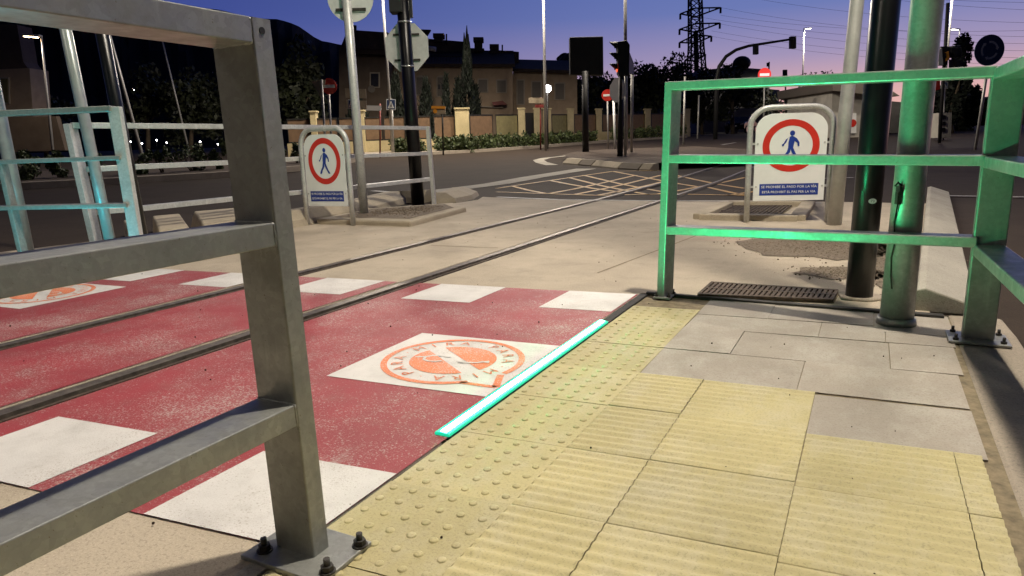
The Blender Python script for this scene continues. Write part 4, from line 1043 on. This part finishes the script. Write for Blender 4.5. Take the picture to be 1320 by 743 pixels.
# car
def car():
    d = 62.; b = A(955, d, 0); t = thing('parked_car', b, 'black car parked before the pale wall, seen through the railing', 'car')
    Lx, w = lt, 1.7
    prof = [(-2.1, .35), (-2.12, .75), (-1.9, .92), (-1.1, .98), (-.5, 1.40), (.75, 1.42), (1.45, 1.02), (2.0, .9), (2.1, .7), (2.05, .35)]
    ang = R_(55); u = lt*math.cos(ang)+hd*math.sin(ang); v = np.cross(UPV, u)
    MB().prism([b+u*x*.95-v*w/2+UPV*z for x, z in prof], v*w).build('body', 'carpaint', t, .06)
    for s in (-1, 1):
        MB().prism([b+u*x*.95+v*(w/2+.005)*s+UPV*z for x, z in ((-.95, 1.0), (-.48, 1.33), (.7, 1.34), (1.25, 1.02))], v*.01*s).build('side_window', 'glass', t)
        for x in (-1.25, 1.3):
            c = b+u*x+v*(w/2-.12)*s+UPV*.32; wh = MB().disc(c, v*s, .32, .16, 20).build('wheel', 'tyre', t); MB().disc(c+v*s*.161, v*s, .2, .01, 16).build('rim', 'chrome', wh)
    e = b-u*2.03
    MB().bar(e-v*.26+UPV*.62, e+v*.26+UPV*.62, UPV, .12, .02).build('number_plate', 'signwhite', t)
    for s in (-1, 1): MB().bar(e+v*s*.55+UPV*.75, e+v*s*.78+UPV*.77, UPV, .12, .04).build('headlight', 'chrome', t)
car()
# hut
b = A(1090, 40, 0); t = thing('pale_hut', b, 'pale hut with a sloping canopy roof behind the lamp post', 'building')
MB().px([(1073, 118), (1115, 122), (1116, 177), (1071, 178)], 38, 6).build('wall', 'hut', t)
MB().px([(1072, 105), (1120, 97), (1160, 124), (1120, 122), (1074, 117)], 37.3, 7.5).build('roof', 'shutter', t)
pp = MB().px([(1094, 146), (1104, 146), (1104, 172), (1094, 172)], 37.9, .08).build('poster', 'signwhite', t); MB().disc(D(1099, 159, 37.9), -hd, .2, .02, 18).build('poster_circle', 'signred', pp)
b = A(1154, 44, 0); q = MB().px([(1117, 128), (1164, 132), (1164, 175), (1117, 176)], 45, 4); tag(q.build('kiosk', 'whitewall', None, 0, b), 'small white block between the black pole and the thick green-lit pole', 'building')
# cabinet of pale crates under the pole
b = A(1218, 30, 0); t = thing('utility_cabinet', b, 'pale slatted cabinet at the foot of the lamp pole by the tall dark trees', 'cabinet')
MB().px([(1210, 146), (1227, 145), (1226, 178), (1209, 178)], 29.5, .6).build('body', 'hut', t)
for y in (149, 157, 165): MB().px([(1213, y), (1219, y), (1219, y+5), (1213, y+5)], 29.45, .06).build('vent', 'iron', t)
# dark signal at the right street
b = A(1215, 27, 0); t = thing('traffic_signal', b, 'black signal mast with hanging heads beside the tall dark trees', 'traffic signal')
MB().tube([A(1211, 27, 0), D(1222, 4, 27)], .06, 10).build('mast', 'matblack', t)
for hx in ((1213, 60, 1222, 84), (1226, 61, 1240, 74), (1229, 76, 1242, 88)):
    hh = MB().px([(hx[0], hx[1]), (hx[2], hx[1]), (hx[2], hx[3]), (hx[0], hx[3])], 26.8, .3).build('signal_head', 'matblack', t, .02)
    MB().disc(D((hx[0]+hx[2])/2, (hx[1]+hx[3])/2, 26.78), -hd, .1, .03, 14).build('lens', 'darklens', hh)
MB().tube([D(1218, 62, 27), D(1238, 60, 27)], .04, 8).build('arm', 'matblack', t)
MB().px([(1219, 68), (1223, 66), (1224, 77), (1220, 79)], 26.75, .05).build('orange_plate', 'signorange', t)
MB().px([(1209, 66), (1214, 62), (1216, 84), (1210, 84)], 26.75, .05).build('pale_plate', 'signback', t)
MB().px([(1205, 105), (1212, 103), (1212, 115), (1206, 117)], 26.75, .05).build('red_plate', 'signred', t)
# road end banks
b = A(1275, 170, 0)
mb = MB(); mb.px([(1243, 166), (1258, 140), (1268, 128), (1282, 124), (1300, 130), (1330, 140), (1345, 166)], 330, 90); mb.build('far_hill', 'hill', kind='structure')
b = A(1290, 120, 0); q = MB().px([(1262, 147), (1330, 145), (1330, 163), (1262, 163)], 130, 5); tag(q.build('brick_wall', 'house', None, 0, b), 'low brown wall at the end of the road past the roundabout sign', 'wall')
# distant little lights on the hillside side; first globe stands in for a lit window
for i, (x, y, d) in enumerate(((172, 115, 70), (168, 183, 46), (183, 185, 46), (202, 181, 46), (215, 184, 46), (231, 177, 46), (258, 183, 46), (281, 186, 46))):
    b = A(x, d, 0); t = thing('distant_light', b, 'tiny lit window high among the dark trees, made as a lamp globe' if i == 0 else 'tiny white lamp on a low post seen between the far railing bars', 'lamp', 'tiny lamps beyond the road')
    MB().tube([b, D(x, y+1, d)], .025, 6).build('post', 'iron', t); MB().ball(D(x, y, d), .045 if i else .12, 8, 6).build('globe', 'lampwhite', t)

# ================================================================== PYLON AND CABLES
dP = 150.
b = A(900, dP, 0); t = thing('power_pylon', b, 'lattice electricity pylon with cross arms against the violet sky', 'pylon')
def wP(y): return np.interp(y, [-60, 0, 60, 95, 170], [5.2, 6.5, 7.5, 9.5, 14.])
q = MB(); s = dP/F
lv = [-60, -48, -36, -24, -12, 0, 12, 24, 36, 48, 60, 73, 88, 106, 130, 168]
def cP(y): return 894+ (y)*.02+2
def cor(y):
    o = D(cP(y), y, dP); w = wP(y)*s; return [o-lt*w-hd*w, o+lt*w-hd*w, o+lt*w+hd*w, o-lt*w+hd*w]
for a, b_ in zip(lv[:-1], lv[1:]):
    ca, cb_ = cor(a), cor(b_)
    for k in range(4):
        q.tube([ca[k], cb_[k]], .17, 4, False); k2 = (k+1) % 4
        q.tube([ca[k], cb_[k2]], .09, 4, False); q.tube([ca[k2], cb_[k]], .09, 4, False); q.tube([ca[k], ca[k2]], .08, 4, False)
q.tube([D(cP(106), 106, dP), D(cP(40), 40, dP)], .5, 6)
q.build('lattice_mast', 'matblack', t)
for y, xl, xr in ((-34, 874, 930), (16, 877, 929), (36, 876, 928), (50, 876, 917), (73, 883, 909)):
    q = MB(); c = D(cP(y), y, dP)
    for s_, x in ((-1, xl), (1, xr)):
        e = D(x, y-(6 if s_ > 0 else -2) + (3 if y > 40 else 0), dP)
        q.tube([c+UPV*.8, e], .16, 5); q.tube([c-UPV*.9, e], .16, 5)
        for k in (.3, .55, .8): q.tube([c+UPV*.8*(1-k)+(e-c)*k, c-UPV*.9*(1-k)+(e-c)*k], .09, 4)
        q.tube([e, e-UPV*1.1], .22, 6)
    q.build('cross_arm', 'matblack', t)
for i, (x0, y0, x1, y1) in enumerate(((929, -36, 1345, 14), (929, 10, 1345, 48), (928, 31, 1345, 66), (917, 47, 1345, 84), (877, -36, 1345, 4), (877, 18, 1345, 57), (929, -10, 1345, 30), (929, 20, 1345, 39), (917, 40, 1345, 75))):
    a, e = D(x0, y0, dP), D(x1, y1, 105); pts = [a+(e-a)*k+UPV*(-4*1.2*k*(1-k)) for k in np.linspace(0, 1, 14)]
    tag(MB().tube(pts, .019, 5).build('power_line', 'matblack', None, 0, a), 'thin power cable running off the pylon arms across the sky', 'cable', 'power cables from the pylon')

# ================================================================== TREES
def tree(px_, d, ytop, ybot, wpx, label, n=2600, leaf='leafdark', size=.17, group='street trees beyond the junction', clump=16, trunk=.16, seed=1, name='tree'):
    b = A(px_, d, 0); t = thing(name, b, label, 'tree', group)
    top, bot = D(px_, ytop, d), D(px_, ybot, d); c = (top+bot)/2; rz = (top[2]-bot[2])/2; rx = wpx/2*d/F
    rng = random.Random(seed); q = MB(); q.tube([b-UPV*.05, b+(c-b)*.45+lt*rng.uniform(-.1, .1), c], [trunk, trunk*.8, trunk*.5], 8)
    for k in range(6):
        a = rng.uniform(0, 6.28); e = c+np.array([rx*.55*math.cos(a), rx*.55*math.sin(a), rz*rng.uniform(-.1, .6)]); st = b+(c-b)*rng.uniform(.55, .9)
        q.tube([st, (st+e)/2+UPV*.1, e], [trunk*.4, trunk*.28, trunk*.1], 6)
    q.build('trunk', 'bark', t)
    m = MB(); leaves(m, c, (rx*1.05, rx*1.05, rz*1.08), n, size, clump, seed=seed+50, hollow=.2); m.build('crown', leaf, t)
T1 = 'street trees beyond the junction'
tree(846, 58, 72, 150, 84, 'broad leafy tree right of the traffic light, against the sunset', 5200, size=.19, clump=26, seed=11)
tree(800, 60, 96, 160, 66, 'dark low tree behind the no-entry sign and black box panel', 2600, seed=12)
tree(905, 60, 98, 150, 60, 'street tree below the pylon', 2400, seed=13)
tree(945, 58, 92, 150, 70, 'street tree above the parked black car', 3000, seed=14, trunk=.2)
tree(1000, 75, 104, 165, 90, 'dark tree mass behind the walking-man sign top', 3000, seed=15)
tree(1050, 80, 100, 165, 60, 'dark tree beside the pale hut, sprigs against the sky', 2200, seed=16)
tree(715, 62, 92, 165, 60, 'dark tree behind the globe lamp', 2200, seed=17)
tree(755, 57, 82, 172, 66, 'dark tree mass behind the black box panel post', 3000, seed=18)
T2 = 'dark trees on the hillside side'
tree(386, 44, 80, 180, 76, 'large dark tree beside the yield sign back', 4200, size=.2, seed=21, group=T2, clump=22)
tree(300, 46, 92, 186, 80, 'dark tree behind the thick railing post', 2600, seed=22, group=T2)
tree(245, 43, 88, 172, 76, 'olive tree right of the hillside lamp post', 2600, seed=23, group=T2)
tree(190, 42, 112, 176, 66, 'low loose tree behind the black stickered pole', 1800, seed=24, group=T2)
tree(60, 48, 120, 180, 70, 'dark tree behind the lit hillside lamp', 1800, seed=25, group=T2)
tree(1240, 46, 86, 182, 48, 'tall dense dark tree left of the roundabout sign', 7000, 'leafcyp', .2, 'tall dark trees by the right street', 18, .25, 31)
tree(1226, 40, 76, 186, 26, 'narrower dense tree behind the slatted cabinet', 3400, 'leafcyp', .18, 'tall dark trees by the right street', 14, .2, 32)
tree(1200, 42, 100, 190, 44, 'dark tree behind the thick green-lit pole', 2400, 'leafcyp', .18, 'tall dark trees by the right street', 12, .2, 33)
tree(1308, 150, 118, 165, 60, 'small far tree past the farthest lamp', 900, size=.35, seed=34, group='tall dark trees by the right street')
def cypress(px_, d, ytop, ybot, wpx, label, seed, spikes=False):
    b = A(px_, d, 0); t = thing('cypress_tree', b, label, 'tree', 'cypresses in front of the terrace')
    rng = random.Random(seed); m = MB(); H0, H1 = D(px_, ybot, d), D(px_, ytop, d); w = wpx/2*d/F
    for _ in range(900):
        k = rng.random()**1.1; r = w*(1-k)**.55*(.55+.45*rng.random()); a = rng.uniform(0, 6.28); p = H0+(H1-H0)*k+np.array([r*math.cos(a), r*math.sin(a), 0])
        u = nrm([rng.gauss(0, .35), rng.gauss(0, .35), 1]); v = nrm(np.cross(u, [rng.gauss(0, 1) for _ in range(3)])); s = rng.uniform(.16, .42)
        m.poly([p-u*s*.3, p+v*.06, p+u*s, p-v*.06])
    if spikes:
        for dx, yy in ((-3.5, 42), (0, 33), (2, 44), (3.5, 54), (-1.5, 50)):
            e = D(px_+dx-.8, yy, d); s_ = D(px_+dx*.6, ytop+35, d); m.tube([s_, (s_+e)/2, e], [.22, .16, .02], 5)
    m.build('crown', 'leafcyp', t); MB().tube([b, H0+(H1-H0)*.6], [.12, .05], 8).build('trunk', 'bark', t)
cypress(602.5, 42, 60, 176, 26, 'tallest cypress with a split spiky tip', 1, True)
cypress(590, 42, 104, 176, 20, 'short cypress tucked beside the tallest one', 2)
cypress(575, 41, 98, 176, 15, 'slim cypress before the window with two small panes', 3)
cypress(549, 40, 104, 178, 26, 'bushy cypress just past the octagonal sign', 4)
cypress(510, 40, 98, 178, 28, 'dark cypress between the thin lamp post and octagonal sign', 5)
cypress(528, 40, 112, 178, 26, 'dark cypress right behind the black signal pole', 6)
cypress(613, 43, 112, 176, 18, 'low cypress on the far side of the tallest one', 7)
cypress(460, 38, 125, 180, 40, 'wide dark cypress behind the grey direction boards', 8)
# palm
b = A(735, 64, 0); t = thing('palm_tree', b, 'palm crown peeping out behind the black box panel', 'tree')
hc = D(736, 72, 64); MB().tube([b, (b+hc)/2, hc], [.28, .24, .2], 10).build('trunk', 'bark', t)
for k in range(16):
    a = 6.28*k/16; rng = random.Random(k); ln = rng.uniform(1.3, 1.9); q = MB(); el = rng.uniform(.2, 1.0); pts = []
    for j in range(7):
        f = j/6; pts.append(hc+np.array([math.cos(a), math.sin(a), 0])*ln*f+UPV*(el*ln*f-1.1*ln*f*f))
    sdv = np.array([-math.sin(a), math.cos(a), 0])
    for j in range(6):
        for sg in (-1, 1):
            q.poly([pts[j], pts[j+1], pts[j+1]+sdv*sg*.32-UPV*.18, pts[j]+sdv*sg*.30*(j > 0)-UPV*.12])
    q.build('frond', 'leafcyp', t)
# shrubs on the verge beyond the left road
def shrub(px_, d, wpx, h, seed, label):
    b = A(px_, d, 0); t = thing('shrub', b, label, 'shrub', 'shrubs on the verge across the road'); rx = wpx/2*d/F
    m = MB(); leaves(m, b+UPV*(h*.55), (rx, rx*.8, h*.5), 520, .06, 7, seed=seed, hollow=.2); m.build('foliage', 'leaf', t)
    q = MB(); rng = random.Random(seed)
    for _ in range(5): q.tube([b, b+np.array([rng.uniform(-rx, rx)*.5, rng.uniform(-rx, rx)*.5, h*.6])], [.025, .012], 5)
    q.build('stem', 'bark', t)
LB = ['wide dark shrub next to the teal pole at the edge', 'low shrub left of the pale end post', 'shrub glimpsed inside the end frame of the guard railing', 'dense shrub right of the black stickered pole', 'slender-stemmed shrub above the guard railing middle bar', 'broad rounded shrub behind the guard railing', 'thin shrub just left of the thick steel post', 'shrub right of the thick steel post', 'low shrub left of the walking-man sign']
for i, (x, d, w, h) in enumerate(((40, 17, 56, .75), (78, 17.5, 34, .85), (118, 18, 44, .7), (178, 18, 40, .75), (212, 18.5, 26, .8), (252, 19, 52, .9), (284, 19.5, 24, .8), (360, 21, 34, .9), (384, 22, 26, .75))): shrub(x, d, w, h, 40+i, LB[i])
mb = MB(); pts = [(-60, 15.6), (40, 16), (160, 16.8), (300, 18.2), (395, 20.5), (470, 26)]
for (a, da), (b_, db) in zip(pts[:-1], pts[1:]):
    mb.quadbox([A(a, da, -.05), A(b_, db, -.05), A(b_, db+5, -.05), A(a, da+5, -.05), A(a, da+.1, .14), A(b_, db+.1, .14), A(b_, db+5, .16), A(a, da+5, .16)])
mb.build('verge', 'soil', kind='structure')
mb = MB()
for (a, da), (b_, db) in zip(pts[:-1], pts[1:]):
    mb.quadbox([A(a, da-.35, -.05), A(b_, db-.35, -.05), A(b_, db-.01, -.05), A(a, da-.01, -.05), A(a, da-.3, .15), A(b_, db-.3, .15), A(b_, db-.01, .15), A(a, da-.01, .15)])
mb.build('verge_kerb', 'roughcon', kind='structure')

# ================================================================== MOUNTAIN
rp = [(-420, -60), (-200, -70), (0, -60), (120, -30), (190, -8), (240, 4), (275, 9), (300, 12), (330, 20), (352, 24), (372, 25), (390, 29), (402, 36), (412, 45), (420, 50), (435, 55), (450, 58), (520, 76), (600, 92), (700, 100), (800, 104), (900, 110), (1010, 116)]
mb = MB(); rng = random.Random(5); rows = []
xs = np.arange(-420, 1011, 9.)
for j, (k, dd) in enumerate(((0, 700), (.3, 790), (.6, 860), (.85, 920), (1., 980), (.7, 1150), (.0, 1400))):
    row = []
    for x in xs:
        y = np.interp(x, [p[0] for p in rp], [p[1] for p in rp])+rng.uniform(-.8, .8); T = D(x, y, 980.); base = terr_d(980)-2
        p = A(x, dd, 0); row.append(np.array([p[0], p[1], base+(T[2]-base)*k*(1 if k == 1 else rng.uniform(.9, 1.02))]))
    rows.append(row)
for j in range(len(rows)-1):
    for i in range(len(xs)-1): mb.poly([rows[j][i], rows[j][i+1], rows[j+1][i+1], rows[j+1][i]])
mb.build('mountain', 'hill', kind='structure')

# ================================================================== SKY AND LIGHT
w = bpy.data.worlds.new('World'); S.world = w; w.use_nodes = True
nt = w.node_tree; N_ = nt.nodes; L_ = nt.links; N_.clear()
tc = N_.new('ShaderNodeTexCoord'); sep = N_.new('ShaderNodeSeparateXYZ'); L_.new(tc.outputs['Generated'], sep.inputs[0])
def wramp(stops):
    r = N_.new('ShaderNodeValToRGB'); e = r.color_ramp.elements
    while len(e) < len(stops): e.new(.5)
    for a, (p, c) in zip(e, stops): a.position = p; a.color = lin(c)
    L_.new(sep.outputs['Z'], r.inputs[0]); return r.outputs[0]
warm = wramp([(0., (.90, .47, .36)), (.05, (.74, .43, .42)), (.10, (.37, .30, .48)), (.16, (.155, .20, .47)), (.26, (.082, .15, .46)), (.5, (.034, .07, .25)), (1., (.015, .025, .08))])
cool = wramp([(0., (.14, .15, .36)), (.08, (.10, .12, .36)), (.17, (.05, .075, .29)), (.3, (.028, .05, .22)), (.6, (.018, .028, .11)), (1., (.012, .02, .075))])
dv = nrm(hd*math.cos(R_(44))+lt*math.sin(R_(44)))
dot = N_.new('ShaderNodeVectorMath'); dot.operation = 'DOT_PRODUCT'; dot.inputs[1].default_value = tuple(dv); L_.new(tc.outputs['Generated'], dot.inputs[0])
mr = N_.new('ShaderNodeMapRange'); mr.inputs['From Min'].default_value = .35; mr.inputs['From Max'].default_value = 1.; mr.interpolation_type = 'SMOOTHSTEP'; L_.new(dot.outputs['Value'], mr.inputs['Value'])
mx = N_.new('ShaderNodeMix'); mx.data_type = 'RGBA'; L_.new(mr.outputs[0], mx.inputs[0]); L_.new(cool, mx.inputs[6]); L_.new(warm, mx.inputs[7])
dk = N_.new('ShaderNodeMapRange'); dk.inputs['From Min'].default_value = -.35; dk.inputs['From Max'].default_value = .75; dk.interpolation_type = 'SMOOTHSTEP'
dk.inputs['To Min'].default_value = .10; d2 = N_.new('ShaderNodeVectorMath'); d2.operation = 'DOT_PRODUCT'; d2.inputs[1].default_value = tuple(nrm(hd*math.cos(R_(20))+lt*math.sin(R_(20)))); L_.new(tc.outputs['Generated'], d2.inputs[0]); L_.new(d2.outputs['Value'], dk.inputs['Value'])
mdk = N_.new('ShaderNodeMix'); mdk.data_type = 'RGBA'; mdk.blend_type = 'MULTIPLY'; mdk.inputs[0].default_value = 1.; L_.new(mx.outputs[2], mdk.inputs[6]); L_.new(dk.outputs[0], mdk.inputs[7])
sky = N_.new('ShaderNodeTexSky'); sky.sky_type = 'NISHITA'; sky.sun_disc = False; sky.sun_elevation = R_(-3.); 
sunaz = math.atan2(dv[0], dv[1]); sky.sun_rotation = sunaz
ad = N_.new('ShaderNodeMix'); ad.data_type = 'RGBA'; ad.blend_type = 'ADD'; ad.inputs[0].default_value = .02
L_.new(mdk.outputs[2], ad.inputs[6]); L_.new(sky.outputs[0], ad.inputs[7])
bg = N_.new('ShaderNodeBackground'); bg.inputs['Strength'].default_value = 1.; out = N_.new('ShaderNodeOutputWorld')
L_.new(ad.outputs[2], bg.inputs['Color']); L_.new(bg.outputs[0], out.inputs['Surface'])
sl_ = bpy.data.lights.new('dusk_sun', 'SUN'); sl_.energy = .02; sl_.angle = R_(10); sl_.color = (1, .6, .5)
so = bpy.data.objects.new('dusk_sun', sl_); COL.objects.link(so); so.rotation_euler = Vector(tuple(dv+UPV*.03)).to_track_quat('Z', 'Y').to_euler()

# ================================================================== CAMERA
cd = bpy.data.cameras.new('camera'); cam = bpy.data.objects.new('camera', cd); COL.objects.link(cam)
cd.sensor_width = 36.; cd.lens = F/1320.*36.; cd.clip_start = .02; cd.clip_end = 6000.
m4 = Matrix.Identity(4)
for i in range(3):
    m4[i][0], m4[i][1], m4[i][2] = ROT[i, 0], ROT[i, 1], -ROT[i, 2]
m4.translation = Vector((0, 0, CAMZ)); cam.matrix_world = m4
S.camera = cam
S.render.engine = 'CYCLES'
S.view_settings.view_transform = 'Standard'; S.view_settings.look = 'None'; S.view_settings.exposure = 0; S.view_settings.gamma = 1; S.view_settings.use_curve_mapping = False
S.cycles.max_bounces = 6; S.cycles.diffuse_bounces = 3; S.cycles.sample_clamp_indirect = 4.
